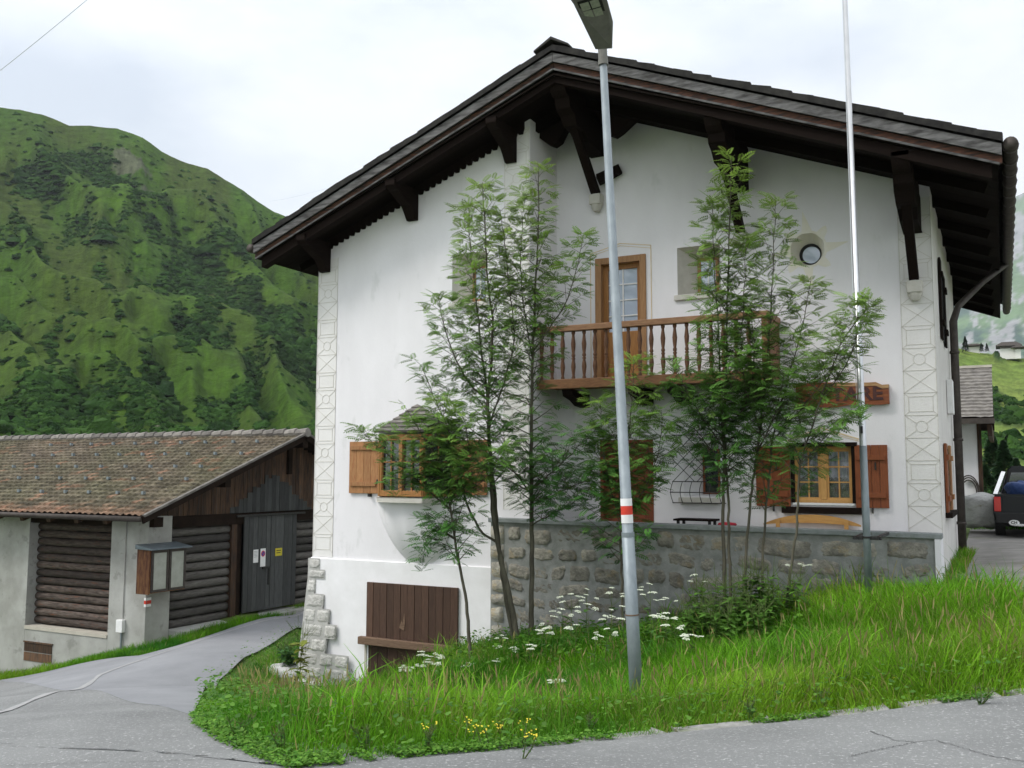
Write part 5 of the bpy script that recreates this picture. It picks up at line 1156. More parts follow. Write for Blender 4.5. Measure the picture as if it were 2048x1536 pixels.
rk = MB(); rk.box(X0+1.0, X0+1.5, ty+.5, ty+.9, zt_g+.02, zt_g+.22); tag(rk.build('cargo_box', 'red_cloth', None, (X0+1.2, ty+.7, zt_g), bevel=.02), 'red and white box on the pickup bed beside the blue bundle', 'box')
# distant houses on the hill crest
def far_house(c, w_, d_, h_, label, lean=0):
    e = empty('hill_house', c, label, 'house'); x, y, z = c
    MB().box(x-w_/2, x+w_/2, y, y+d_, z-2, z+h_*.55).build('wall', 'far_white', e); MB().box(x-w_/2+.02, x+w_/2-.02, y-.1, y, z+h_*.38, z+h_*.62).build('timber_storey', 'far_roof', e)
    MB().prism([(x-w_/2-1, z+h_*.62), (x-w_/2-1, z+h_*.70), (x-w_/2+.5, z+h_), (x+w_/2-.5, z+h_), (x+w_/2+1, z+h_*.70), (x+w_/2+1, z+h_*.62)], 1, y-1, y+d_+1).build('roof', 'far_roof', e)
c = atD(2018, 704, 268); far_house(tuple(c), 4.6, 6, 2.8, 'white and brown chalet on the crest of the far green hill')
c = atD(2036, 703, 266); far_house(tuple(c), 1.4, 4, 1.8, 'tiny shed at the right end of the hilltop chalet')
c = atD(1948, 697, 275); far_house(tuple(c), 3, 3, 1.3, 'small low hut on the hill crest near the conifers')
# ================================================================== ROWAN TREES
def leaf_template(npairs=6):
    q = []
    for i in range(npairs):
        a = .22+.70*i/(npairs-1); L = .33*(1-.35*abs(i/(npairs-1)-.45)); w = .125
        for sg in (-1, 1):
            p0 = np.array([a, 0, 0]); dr = np.array([.42, sg*.9, -.12]); dr /= np.linalg.norm(dr); sd_ = np.array([.9, -sg*.42, 0])
            q.append([p0, p0+dr*L*.5+sd_*w*.5, p0+dr*L, p0+dr*L*.5-sd_*w*.5])
    q.append([np.array([.95, 0, 0]), np.array([1.1, .045, 0]), np.array([1.26, 0, -.03]), np.array([1.1, -.045, 0])])
    q.append([np.array([0, .008, 0]), np.array([.97, .006, 0]), np.array([.97, -.006, 0]), np.array([0, -.008, 0])])
    T = np.array(q); T[..., 2] -= .22*T[..., 0]**2; return T.reshape(-1, 3)
LT = leaf_template(); NQ = len(LT)//4; LF = [tuple(range(4*i, 4*i+4)) for i in range(NQ)]
def build_tree(name, stems, label, h_lo, h_hi, group='rowan trees in front of the house', dens=1., yellow=0., seed=1, size=.185, radius=.045):
    """stems: list of (points, base radius, tip radius, t0, branch length at t0, mid, tip)"""
    rg = np.random.default_rng(seed); base = stems[0][0][0]
    root = empty(name, (base[0], base[1], h1(base[0], base[1])), label, 'tree', group)
    tr = MB(); lo = []; ld = []; ls = []; lh = []
    def leaf(p, d, sz, z): lo.append(p); ld.append(d); ls.append(sz); lh.append(z)
    for pts, r0, r1, t0, l0, lm, l1 in stems:
        P = np.array(pts); dd = np.concatenate([[0], np.cumsum(np.linalg.norm(np.diff(P, axis=0), axis=1))]); Ltot = dd[-1]
        m = max(int(Ltot/.12), 8); tt = np.linspace(0, Ltot, m); Q_ = np.stack([np.interp(tt, dd, P[:, i]) for i in range(3)], 1)
        k = np.array([.25, .5, .25]); 
        for _ in range(2): Q_[1:-1] = Q_[:-2]*.25+Q_[1:-1]*.5+Q_[2:]*.25
        Q_[1:-1] += (rg.random((m-2, 3))-.5)*.02
        tr.tube(Q_, list(np.linspace(r0, r1, m)), 7)
        s_ = t0*Ltot; az = rg.random()*6.28
        while s_ < Ltot:
            t = s_/Ltot; u = (t-t0)/(1-t0); bl = (l0*(1-u)*2+lm*u*2 if u < .5 else lm*(1-u)*2+l1*(u*2-1)) if False else np.interp(u, [0, .5, 1], [l0, lm, l1])
            bl *= rg.uniform(.6, 1.25); p = np.array([np.interp(s_, tt, Q_[:, i]) for i in range(3)])
            az += 2.4+rg.uniform(-.5, .5); el = rg.uniform(.25, .85); d = np.array([math.cos(az)*math.cos(el), math.sin(az)*math.cos(el)*.75, math.sin(el)])
            n = max(int(bl/.055), 2); q = p.copy(); bp = [q.copy()]
            for i in range(n):
                d = d+np.array([0, 0, .02])+(rg.random(3)-.5)*.16; d /= np.linalg.norm(d); q = q+d*bl/n; bp.append(q.copy())
                if rg.random() < .92*dens and i >= 0:
                    a2 = math.atan2(d[1], d[0])+(1 if i % 2 else -1)*rg.uniform(.5, 1.3); e2 = rg.uniform(-.25, .45)
                    leaf(q, np.array([math.cos(a2)*math.cos(e2), math.sin(a2)*math.cos(e2), math.sin(e2)]), size*rg.uniform(.75, 1.15), q[2])
            for _ in range(3):
                a2 = math.atan2(d[1], d[0])+rg.uniform(-.9, .9); e2 = rg.uniform(-.1, .8); leaf(q, np.array([math.cos(a2)*math.cos(e2), math.sin(a2)*math.cos(e2), math.sin(e2)]), size*rg.uniform(.7, 1.1), q[2])
            rb = np.interp(t, [0, 1], [r0, r1])*.35
            tr.tube(bp, list(np.linspace(min(rb, .012)+.002, .0025, len(bp))), 5, cap=False)
            s_ += rg.uniform(.045, .115)/max(dens, .5)/1.5
        for _ in range(8):
            a2 = rg.uniform(0, 6.28); e2 = rg.uniform(.1, 1.1); leaf(Q_[-1]-np.array([0, 0, rg.uniform(0, .15)]), np.array([math.cos(a2)*math.cos(e2), math.sin(a2)*math.cos(e2), math.sin(e2)]), size*rg.uniform(.8, 1.1), Q_[-1][2])
    tr.build('trunk', 'bark', root, smooth=True)
    O = np.array(lo); D = np.array(ld); S = np.array(ls)[:, None]; Hh = np.array(lh); K = len(O)
    up = np.tile([0, 0, 1.], (K, 1))+(rg.random((K, 3))-.5)*.9; sd_ = np.cross(up, D); sd_ /= np.linalg.norm(sd_, axis=1)[:, None]; up = np.cross(D, sd_)
    V = O[:, None]+S[:, None]*(D[:, None]*LT[None, :, 0:1]+sd_[:, None]*LT[None, :, 1:2]*(1)+up[:, None]*LT[None, :, 2:3])
    V[..., 2] -= .12*S*(LT[None, :, 0])**2*0
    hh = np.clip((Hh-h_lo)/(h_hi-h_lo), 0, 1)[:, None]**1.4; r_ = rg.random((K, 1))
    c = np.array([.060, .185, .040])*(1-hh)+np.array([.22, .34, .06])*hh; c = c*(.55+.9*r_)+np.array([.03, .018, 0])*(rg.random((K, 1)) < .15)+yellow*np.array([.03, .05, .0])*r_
    C = np.repeat(c[:, None], 4*NQ, 1); C[:, -4:] = [.09, .09, .035]
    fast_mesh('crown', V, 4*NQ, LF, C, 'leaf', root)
    return root
def path(pts, Y, Yt=None, ground=True):
    Yt = Y if Yt is None else Yt; n = len(pts); out = [atY(p[0], p[1], Y+(Yt-Y)*i/(n-1)) for i, p in enumerate(pts)]
    if ground: g_ = out[0].copy(); g_[2] = h1(g_[0], g_[1])-.05; g_[0] += (out[0][0]-out[1][0])*.5; out.insert(0, g_)
    return out
build_tree('rowan_tree', [
  (path([(1036, 1275), (1018, 1190), (1000, 1110), (986, 1040), (980, 900), (974, 800), (984, 720), (985, 640), (975, 560), (970, 460), (965, 365)], 12.45, 12.2), .043, .006, .36, .55, .42, .20),
  (path([(1024, 1265), (1010, 1180), (996, 1090), (990, 1000), (978, 880), (974, 790), (962, 700), (953, 600), (940, 500), (938, 410)], 12.55, 12.5), .036, .005, .55, .5, .36, .16),
  (path([(975, 800), (938, 770), (902, 700), (885, 640), (876, 590)], 12.4, 12.2, False), .018, .004, .1, .35, .32, .14),
  (path([(995, 1085), (962, 1068), (935, 1010), (918, 950), (905, 880), (870, 800), (842, 730)], 12.4, 12.1, False), .020, .004, .25, .35, .40, .15),
  (path([(976, 860), (1010, 760), (1030, 680), (1022, 600), (1012, 500), (1000, 420)], 12.4, 12.3, False), .014, .004, .15, .3, .3, .12)],
  'tallest many-stemmed rowan tree in front of the white wing, forking from the ground', -1.0, 4.2, seed=3)
build_tree('rowan_tree', [
  (path([(1062, 1225), (1064, 1100), (1063, 1000), (1062, 850), (1066, 700), (1072, 560), (1078, 430), (1076, 328)], 12.7, 12.5), .042, .006, .30, .42, .42, .14),
  (path([(1068, 700), (1105, 648), (1140, 590), (1158, 520), (1166, 470)], 12.5, 12.3, False), .014, .003, .1, .3, .28, .1),
  (path([(1066, 720), (1045, 600), (1040, 500), (1050, 390)], 12.6, 12.6, False), .012, .003, .1, .3, .3, .12),
  (path([(1063, 980), (1110, 940), (1150, 900), (1190, 860)], 12.5, 12.2, False), .012, .003, .1, .4, .35, .2),
  (path([(1063, 990), (1030, 950), (1010, 900), (1005, 850)], 12.5, 12.3, False), .012, .003, .1, .45, .4, .2),
  (path([(1063, 1010), (1120, 985), (1170, 960), (1205, 950)], 12.5, 12.3, False), .012, .003, .1, .42, .4, .25),
  (path([(1063, 1050), (1100, 1030), (1140, 1010), (1170, 990)], 12.5, 12.3, False), .012, .003, .1, .4, .4, .3)],
  'tall single-stemmed rowan tree right beside the inner corner of the wing', -1.0, 4.6, seed=5, dens=1.0)
build_tree('rowan_tree', [
  (path([(937, 1245), (925, 1160), (910, 1085), (902, 1020), (885, 940), (850, 880), (820, 830)], 12.0, 11.7), .030, .005, .40, .48, .48, .25),
  (path([(902, 1020), (850, 975), (800, 930), (755, 895), (722, 862)], 11.9, 11.6, False), .014, .003, .05, .4, .32, .16),
  (path([(900, 1010), (930, 940), (940, 890), (930, 840)], 11.9, 11.8, False), .014, .003, .1, .4, .4, .3),
  (path([(908, 1075), (865, 1050), (848, 1085), (845, 1125)], 11.9, 11.8, False), .012, .003, .1, .3, .25, .12),
  (path([(900, 1000), (940, 980), (985, 950), (1000, 900)], 11.9, 11.7, False), .012, .003, .05, .42, .4, .25),
  (path([(890, 960), (860, 900), (880, 850), (900, 800)], 11.9, 11.7, False), .012, .003, .05, .42, .4, .2),
  (path([(885, 950), (830, 960), (790, 980)], 11.9, 11.6, False), .012, .003, .05, .38, .3, .2)],
  'small leaning rowan sapling hiding the bay window of the wing', -1.2, 1.8, seed=9, dens=1.25, yellow=.4)
build_tree('rowan_tree', [
  (path([(1245, 1195), (1241, 1100), (1244, 1000), (1252, 900), (1265, 800), (1268, 715)], 12.6, 12.4), .022, .004, .30, .50, .50, .16),
  (path([(1243, 1040), (1215, 960), (1205, 880), (1200, 800)], 12.6, 12.4, False), .010, .003, .05, .35, .35, .15),
  (path([(1243, 1040), (1290, 980), (1320, 900), (1325, 830)], 12.6, 12.4, False), .010, .003, .05, .38, .4, .2)],
  'bushy young rowan right behind the street lamp in front of the front door', -1.0, 2.0, seed=12, dens=1.35, yellow=.7)
build_tree('rowan_tree', [
  (path([(1448, 1140), (1446, 1000), (1450, 850), (1453, 700), (1456, 550), (1460, 420), (1462, 318)], 12.9, 12.7), .030, .005, .30, .48, .40, .16),
  (path([(1460, 1140), (1457, 1000), (1442, 820), (1436, 650), (1428, 520), (1424, 400)], 12.9, 12.8), .024, .004, .40, .42, .36, .12),
  (path([(1450, 900), (1400, 830), (1370, 780), (1350, 730)], 12.8, 12.4, False), .012, .003, .05, .42, .38, .16),
  (path([(1447, 960), (1420, 900), (1395, 860), (1375, 850)], 12.8, 12.5, False), .012, .003, .05, .42, .38, .16),
  (path([(1449, 880), (1440, 820), (1470, 760), (1480, 720)], 12.8, 12.4, False), .012, .003, .05, .45, .4, .2),
  (path([(1452, 860), (1500, 800), (1510, 700), (1500, 600)], 12.8, 12.6, False), .012, .003, .05, .42, .38, .12)],
  'twin-stemmed tall rowan tree in front of the right part of the balcony', -1.0, 4.4, seed=15)
build_tree('rowan_tree', [
  (path([(1490, 1120), (1500, 1010), (1520, 860), (1535, 720), (1545, 560), (1552, 400)], 12.9, 12.8), .024, .004, .36, .46, .38, .12),
  (path([(1520, 860), (1490, 780), (1480, 700), (1488, 600), (1492, 480)], 12.8, 12.6, False), .012, .003, .05, .4, .32, .1),
  (path([(1515, 900), (1540, 850), (1560, 800), (1570, 740)], 12.8, 12.5, False), .012, .003, .05, .42, .38, .2)],
  'slender rowan tree with one curved stem just right of the twin-stemmed one', -1.0, 3.9, seed=18)
build_tree('rowan_tree', [
  (path([(1525, 1110), (1534, 1000), (1546, 870), (1580, 740), (1605, 650), (1622, 560)], 13.0, 12.8), .022, .004, .34, .46, .38, .12),
  (path([(1546, 880), (1600, 820), (1650, 760), (1680, 700)], 12.9, 12.6, False), .010, .003, .05, .38, .34, .12)],
  'slim rowan tree leaning right between the grille window and the shuttered window', -1.0, 2.8, seed=21)
build_tree('rowan_tree', [
  (path([(1575, 1180), (1592, 1080), (1596, 1000), (1600, 930), (1640, 800), (1680, 690), (1712, 640), (1740, 612)], 12.6, 12.4), .022, .004, .46, .42, .40, .14),
  (path([(1640, 800), (1690, 740), (1715, 680), (1715, 600)], 12.5, 12.3, False), .008, .003, .1, .3, .3, .1),
  (path([(1600, 930), (1650, 870), (1690, 840), (1715, 830)], 12.5, 12.3, False), .008, .003, .1, .3, .28, .1)],
  'rightmost rowan tree reaching across the name board towards the flagpole', -1.0, 2.6, seed=24)
# ================================================================== GRASS AND HERBS
def in_poly(x, y, P):
    P = np.array(P); c = np.zeros(len(x), bool); n = len(P)
    for i in range(n):
        x0, y0 = P[i]; x1, y1 = P[(i+1) % n]
        if y0 == y1: continue
        m = ((y0 > y) != (y1 > y)) & (x < (x1-x0)*(y-y0)/(y1-y0)+x0); c ^= m
    return c
def poly_dist(x, y, L):
    L = resample(L, 400); d = np.full(len(x), 1e9)
    for i in range(0, 400, 2): d = np.minimum(d, np.hypot(x-L[i, 0], y-L[i, 1]))
    return d
def sample(poly, n, rg, near=True):
    P = np.array(poly); x0, y0 = P.min(0); x1, y1 = P.max(0); xs = []; ys = []; tot = 0
    while tot < n:
        x = rg.uniform(x0, x1, n); y = rg.uniform(y0, y1, n); k = in_poly(x, y, poly)
        if near: k &= rg.random(n) < np.clip(70/(x*x+y*y+1), .18, 1)**.6
        xs.append(x[k]); ys.append(y[k]); tot += k.sum()
    return np.concatenate(xs)[:n], np.concatenate(ys)[:n]
island = A_near[2:]+A_left[:-2]+[(-12.1, 17), (-11.5, 16), (-11.5, 13.82), (-7.5, 13.74), (-.9, 14.84), (-.78, 15.4), (-.35, 13.9), (.35, 12.25), (1.2, 11.9), (3.4, 12.1), (3.4, 12.0)]
edge = A_near[1:]+A_left
def blades(name, poly, n, hfun, seed, label, edge_line=None, wid=.0075, dead=.1, inset=.05):
    rg = np.random.default_rng(seed); x, y = sample(poly, n, rg)
    d = poly_dist(x, y, edge_line) if edge_line is not None else np.full(n, 9.)
    cl = fbm(x*1.1+3, y*1.1+8, 4); h = hfun(x, y, d)*(.45+.8*rg.random(n))*(.55+.9*cl)
    if inset: keep = (d > inset*rg.random(n)); x, y, d, cl, h = x[keep], y[keep], d[keep], cl[keep], h[keep]; n = len(x)
    z = H(x, y)-.02; a = rg.random(n)*6.283; wind = fbm(x*.7+20, y*.7, 3)*6.28*2
    ben = np.stack([np.cos(a)+.7*np.cos(wind), np.sin(a)+.7*np.sin(wind)], 1); ben /= np.linalg.norm(ben, axis=1)[:, None]+1e-6
    bl = h*rg.uniform(.15, .75, n); fa = rg.random(n)*6.283; sx, sy = np.cos(fa), np.sin(fa); w = wid*(.6+.9*rg.random(n))*(.7+h*1.0)
    lev = [(0, 1., 0), (.42, .85, .18), (.78, .55, .55), (1., .08, 1.)]; V = np.zeros((n, 8, 3))
    for i, (t, ww, bb) in enumerate(lev):
        cx = x+ben[:, 0]*bl*bb; cy = y+ben[:, 1]*bl*bb; cz = z+h*t*(1-.25*bb*bl/np.maximum(h, .01))
        for j, sg in enumerate((-1, 1)): V[:, 2*i+j] = np.stack([cx+sx*w*ww*sg*.5, cy+sy*w*ww*sg*.5, cz], 1)
    g1 = fbm(x*.8+40, y*.8+7, 4)[:, None]; r_ = rg.random((n, 1)); yl = np.clip((fbm(x*.5+90, y*.5+60, 3)[:, None]-.5)*4+.15, 0, 1)
    g1 = np.clip((g1-.5)*2.2+.5, 0, 1); c = np.array([.030, .150, .006])*(1-g1)+np.array([.15, .37, .010])*g1; c = c*(1-yl*.5)+np.array([.23, .38, .02])*yl*.5
    c = c*(.6+.75*r_); dd = (rg.random((n, 1)) < dead*.7*(.4+yl*1.4)); c = np.where(dd, np.array([.32, .28, .10])*(.6+.6*r_), c)
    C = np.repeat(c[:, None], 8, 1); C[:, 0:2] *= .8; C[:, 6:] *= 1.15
    o = fast_mesh(name, V, 8, [(0, 1, 3, 2), (2, 3, 5, 4), (4, 5, 7, 6)], C, 'grass', None); return tag(o, label, kind='stuff')
def hisl(x, y, d):
    h = .22+.14*np.clip(d/2.0, 0, 1)+.12*np.clip((x+4)/3, 0, 1)-.06*np.clip((-5-x)/2.5, 0, 1); h = h*np.clip(.20+d*1.15, .2, 1)
    h *= np.where(y > 12.6, np.clip(1-.30*(y-12.6), .5, 1), 1); h *= 1+.05*np.exp(-((x-.2)**2+(y-12)**2)/3)
    return h*(1-.45*np.exp(-((x+3.14)**2+(y-8.4)**2)/.15))
blades('grass', island, 210000, hisl, 31, 'tall lush meadow grass on the bank below the house', edge)
blades('long_grass', island, 16000, lambda x, y, d: (.42+.14*np.clip((x+3)/3, 0, 1))*np.clip(d*1.4, .1, 1)*(fbm(x*1.9+7, y*1.9+5, 3) > .50)*(1-.5*np.clip((-4-x)/3, 0, 1))+.05, 36, 'longer arching grass tufts standing out of the meadow bank', edge, .011, .16)
verge2 = [tuple(p) for p in B_left]+[(-25, 30.2), (-17.0, 26), (-17.02, 20.4), (-16.6, 18.3), (-16.65, 16.1), (-17.0, 15.25), (-22.4, 15.25), (-24, 14.6), (-24, 11), B_left[0]]
blades('verge_grass', verge2, 42000, lambda x, y, d: .10+.05*np.clip(d, 0, 1), 33, 'short green grass strip between side road and barn', None, .011, .05, 0)
blades('driveway_grass', [(-.78, 27), (-.8, 33), (1.5, 33), (1.5, 27.4)], 6000, lambda x, y, d: .12+0*d, 34, 'grass patch round the boulder behind the pickup', None, .02, .05, 0)
blades('corner_grass', [(-.78, 15.6), (-.55, 15.6), (-.5, 19), (-.78, 19)], 1500, lambda x, y, d: .16+0*d, 35, 'tufts of grass along the foot of the side wall', None, .008, .2, 0)
# seed stalks
def stalks(n, seed):
    rg = np.random.default_rng(seed); x, y = sample(island, n, rg); d = poly_dist(x, y, edge); k = (d > .35) & ((y < 13.2)); x, y = x[k], y[k]; n = len(x)
    z = H(x, y); h = rg.uniform(.28, .62, n)*(.75+.25*np.clip((x+5)/4, 0, 1)+.3*np.exp(-((x)**2+(y-12)**2)/4)); a = rg.random(n)*6.28; b = h*rg.uniform(.03, .35, n); dx, dy = np.cos(a)*b, np.sin(a)*b; w = .0022
    V = np.zeros((n, 12, 3)); r = np.array([CR[0], CR[1], 0]); fa = rg.random(n)*3.1; sx = np.cos(fa)*w; sy = np.sin(fa)*w
    pts = [(0, 1.), (.5, 1.), (.82, 1.), (.84, 2.6), (.92, 3.2), (1., .6)]
    for i, (t, ww) in enumerate(pts):
        for j, sg in enumerate((-1, 1)): V[:, 2*i+j] = np.stack([x+dx*t**2+sx*ww*sg, y+dy*t**2+sy*ww*sg, z+h*t], 1)
    r_ = rg.random((n, 1)); c = np.repeat((np.array([.17, .21, .05])*(.7+.6*r_))[:, None], 12, 1); hd = np.array([.24, .21, .08])*(.7+.7*r_); c[:, 6:] = hd[:, None]
    return tag(fast_mesh('seed_stalks', V, 12, [(2*i, 2*i+1, 2*i+3, 2*i+2) for i in range(5)], c, 'grass', None), 'flowering grass stalks with brownish seed heads over the meadow', kind='stuff')
stalks(3400, 41)
# low broad-leaved ground cover (clover, plantain, lady's mantle)
def cover(name, poly, n, seed, size, label, edge_line=None, band=None, hmax=.12, colr=((.06, .19, .015), (.15, .30, .035)), pts=None):
    rg = np.random.default_rng(seed); x, y = sample(poly, n, rg); d = poly_dist(x, y, edge)
    if band: k = (d < band*rg.random(len(x))**1.2+.02); x, y, d = x[k], y[k], d[k]
    if pts is not None: x, y = pts(rg); 
    n = len(x); z = H(x, y)+.02+rg.random(n)*hmax; s_ = size*(.5+rg.random(n)); a = rg.random(n)*6.28
    D = np.stack([np.cos(a), np.sin(a), rg.uniform(-.1, .9, n)], 1); D /= np.linalg.norm(D, axis=1)[:, None]; S_ = np.stack([-np.sin(a), np.cos(a), rg.uniform(-.5, .5, n)], 1)
    O = np.stack([x, y, z], 1); V = np.zeros((n, 6, 3))
    for i, (u, v) in enumerate(((0, 0), (.4, .42), (.8, .36), (1.1, 0), (.8, -.36), (.4, -.42))): V[:, i] = O+(D*u+S_*v)*s_[:, None]-np.array([0, 0, 1])*(u*u*.3*s_)[:, None]
    r_ = rg.random((n, 1)); c = (np.array(colr[0])*(1-r_)+np.array(colr[1])*r_)*(.7+.5*rg.random((n, 1)))
    return tag(fast_mesh(name, V, 6, [(0, 1, 2, 3), (0, 3, 4, 5)], np.repeat(c[:, None], 6, 1), 'grass', None), label, kind='stuff')
cover('clover_edge', island, 42000, 51, .019, 'low clover and plantain growing over the kerb edge', edge, .55, .07)
cover('meadow_herbs', island, 12000, 52, .036, 'broad-leaved herbs scattered through the meadow grass', None, None, .30, ((.05, .15, .018), (.12, .25, .03)))
def kerb_pts(rg):
    L = resample(A_near[1:]+A_left[:4], 900); t = rg.integers(0, 899, 30000); d_ = L[t+1]-L[t]; d_ /= np.linalg.norm(d_, axis=1)[:, None]+1e-9; n_ = np.stack([d_[:, 1], -d_[:, 0]], 1); n_ *= np.sign((n_*L[t]).sum(1))[:, None]
    k = fbm(t*.035+3, t*0+2., 3) > .49; p = (L[t]+n_*(rg.random((30000, 1))*.26-.05*rg.random((30000, 1))))[k]; return p[:, 0], p[:, 1]
cover('kerb_growth', island, 200, 57, .020, 'clover and moss creeping over the kerb stones', None, None, .035, pts=kerb_pts)
blades('bank_tufts', island, 9000, lambda x, y, d: (.40*np.exp(-((x+3.3)**2/3+(y-12.9)**2/1.2))+.30*np.exp(-((x+7.6)**2/1.5+(y-12.4)**2/1.5))+.02)*np.clip(d*1.5, .1, 1)*2.0, 38, 'tall lush grass around the feet of the rowan trees', edge, .012, .12)
cover('bank_herbs', island, 9000, 58, .060, 'bigger leafy weeds under the rowan trees and at the wall foot', None, None, .34, ((.05, .15, .018), (.13, .27, .03)), pts=lambda rg: (lambda a, b: (a, np.minimum(b, 13.2+(a+7.5)*.09)))(np.clip(rg.normal(-4.2, 1.7, 9000), -7.6, 0.2), rg.normal(12.6, .55, 9000)))
# individual plants
def leaf_blob(mb, c, dirv, L, w, col, rg, droop=.35):
    d = np.array(dirv, float); d /= np.linalg.norm(d); s_ = np.cross(d, (0, 0, 1.)); s_ /= np.linalg.norm(s_)+1e-6; n = 5; vs = []
    for i in range(n+1):
        t = i/n; p = c+d*L*t-np.array([0, 0, 1])*droop*L*t*t; ww = w*math.sin(math.pi*min(t*.92+.06, 1))
        vs += [p-s_*ww, p+np.array([0, 0, -.12*w]), p+s_*ww]
    f = []
    for i in range(n): f += [(3*i, 3*i+1, 3*i+4, 3*i+3), (3*i+1, 3*i+2, 3*i+5, 3*i+4)]
    mb.add(vs, f, 1., col)
def herb(name, p, h, label, cat, group, seed, nst=1, flower='white', leafy=1., spread=.12, umb=.048, nu=5, lcol=(.06, .14, .03)):
    rg = np.random.default_rng(seed); p = np.array(p, float); root = empty(name, p, label, cat, group)
    st = MB(); lf = MB(); fl = []
    for k in range(nst):
        a = rg.random()*6.28; topp = p+np.array([math.cos(a)*spread*rg.random(), math.sin(a)*spread*rg.random(), h*rg.uniform(.8, 1.05)]); mid = (p+topp)/2+(rg.random(3)-.5)*.04
        st.add(*tube_vf([p, mid, topp], [.005, .004, .003]), 1., (.12, .17, .05))
        for j in range(nu):
            a2 = rg.random()*6.28; b = mid*(.55-.1*j/nu)+topp*(.45+.1*j/nu) if j else mid*.05+topp*.95; e = b+np.array([math.cos(a2)*h*.16, math.sin(a2)*h*.16, h*.17*rg.uniform(.6, 1.2)]) if j else topp
            if j: st.add(*tube_vf([b, e], [.0025, .002]), 1., (.12, .17, .05))
            fl.append(e)
        for j in range(int(7*leafy)):
            t = rg.uniform(.05, .75); b = p*(1-t)+topp*t; a2 = rg.random()*6.28; leaf_blob(lf, b, (math.cos(a2), math.sin(a2), rg.uniform(.0, .7)), h*rg.uniform(.10, .22), h*rg.uniform(.022, .05), np.array(lcol)*rg.uniform(.6, 1.3), rg)
    st.build('stem', 'grass', root)
    if lf.v: lf.build('foliage', 'grass', root)
    for e in fl:
        if flower == 'white':
            s = MB(); r = umb*rg.uniform(.6, 1.15); tilt = (rg.random(2)-.5)*.5
            for q in range(15):
                a = q*2.4; rr = r*math.sqrt(q/15.); c = e+np.array([math.cos(a)*rr, math.sin(a)*rr, .012-rr*rr*2.2+tilt[0]*math.cos(a)*rr+tilt[1]*math.sin(a)*rr]); u = r*.23
                s.add([c+np.array([u*math.cos(b_), u*math.sin(b_), rg.uniform(-.003, .006)]) for b_ in np.arange(6)*1.047]+[c+np.array([0, 0, .010])], [(i, (i+1) % 6, 6) for i in range(6)], rg.uniform(.75, 1.1))
            s.build('flower_head', 'flower_white', root)
        elif flower == 'yellow':
            s = MB()
            for q in range(3):
                c = e+(rg.random(3)-.5)*.05*np.array([1, 1, .6]); u = .008; s.add([c+np.array([u*math.cos(b_), u*math.sin(b_)*.8, u*.5*math.sin(b_*2)]) for b_ in np.arange(6)*1.047]+[c+np.array([0, 0, .004])], [(i, (i+1) % 6, 6) for i in range(6)])
            s.build('flower_head', 'flower_yellow', root)
    return root
def tube_vf(pts, r, n=4):
    m = MB(); m.tube(pts, r, n); return m.v[0], m.f
umbel_px = [(1140, 1160, 12.2), (1172, 1172, 12.2), (1218, 1158, 12.0), (1300, 1172, 11.9), (1328, 1174, 12.1), (1182, 1200, 11.6), (1222, 1210, 11.4), (1250, 1212, 11.5), (1150, 1238, 11.2), (1132, 1205, 11.8), (1210, 1250, 10.9), (1082, 1246, 11.6), (1300, 1208, 11.5), (1330, 1222, 11.2), (1350, 1236, 11.0), (1096, 1258, 11.4), (1184, 1272, 10.7), (1060, 1282, 11.2), (1376, 1256, 10.8), (1594, 1106, 13.0), (1388, 1146, 12.6),
  (848, 1300, 12.2), (872, 1300, 12.2), (886, 1306, 12.0), (860, 1318, 12.0), (846, 1324, 11.9), (826, 1332, 12.0), (812, 1338, 12.1), (880, 1322, 11.7), (868, 1346, 11.6), (808, 1328, 12.3), (1005, 1285, 11.8), (1018, 1298, 11.5), (995, 1316, 11.3), (1000, 1272, 12.1), (940, 1330, 11.3), (1112, 1354, 9.6), (672, 1412, 10.2)]
rkA = rank([u for u in umbel_px if u[0] < 960], lambda u: u[0]); rkB = rank([u for u in umbel_px if u[0] >= 960], lambda u: u[0]); iA = iB = 0
for i, (px, py, Yy) in enumerate(umbel_px):
    p = atY(px, py, Yy); gz_ = h1(p[0], p[1]); h = min(max(p[2]-gz_, .35), 1.05); side = 'by the cellar door' if px < 960 else 'before the terrace wall'
    herb('cow_parsley', (p[0], p[1], p[2]-h), h, 'white umbel flower plant '+side+', '+ordinal((rkA[[u for u in umbel_px if u[0] < 960].index((px, py, Yy))]) if px < 960 else rkB[[u for u in umbel_px if u[0] >= 960].index((px, py, Yy))])+' from the left', 'flower', 'white umbel flowers '+side, 100+i, 1, 'white', .8, .07, .050, 4 if i % 3 else 6)
BUT = sorted([(890, 1470), (930, 1490), (1000, 1440), (985, 1492), (1010, 1478), (1040, 1488), (860, 1490), (1045, 1512), (970, 1462), (1755, 1378), (1795, 1385), (1070, 1450)])
for i, (px, py) in enumerate(BUT):
    p = G(px, py+12); herb('buttercup', p, .17, 'small yellow-flowered plant by the foreground road, '+ordinal(i)+' from the left', 'flower', 'yellow flowers at the meadow edge', 200+i, 2, 'yellow', .9, .14, nu=2)
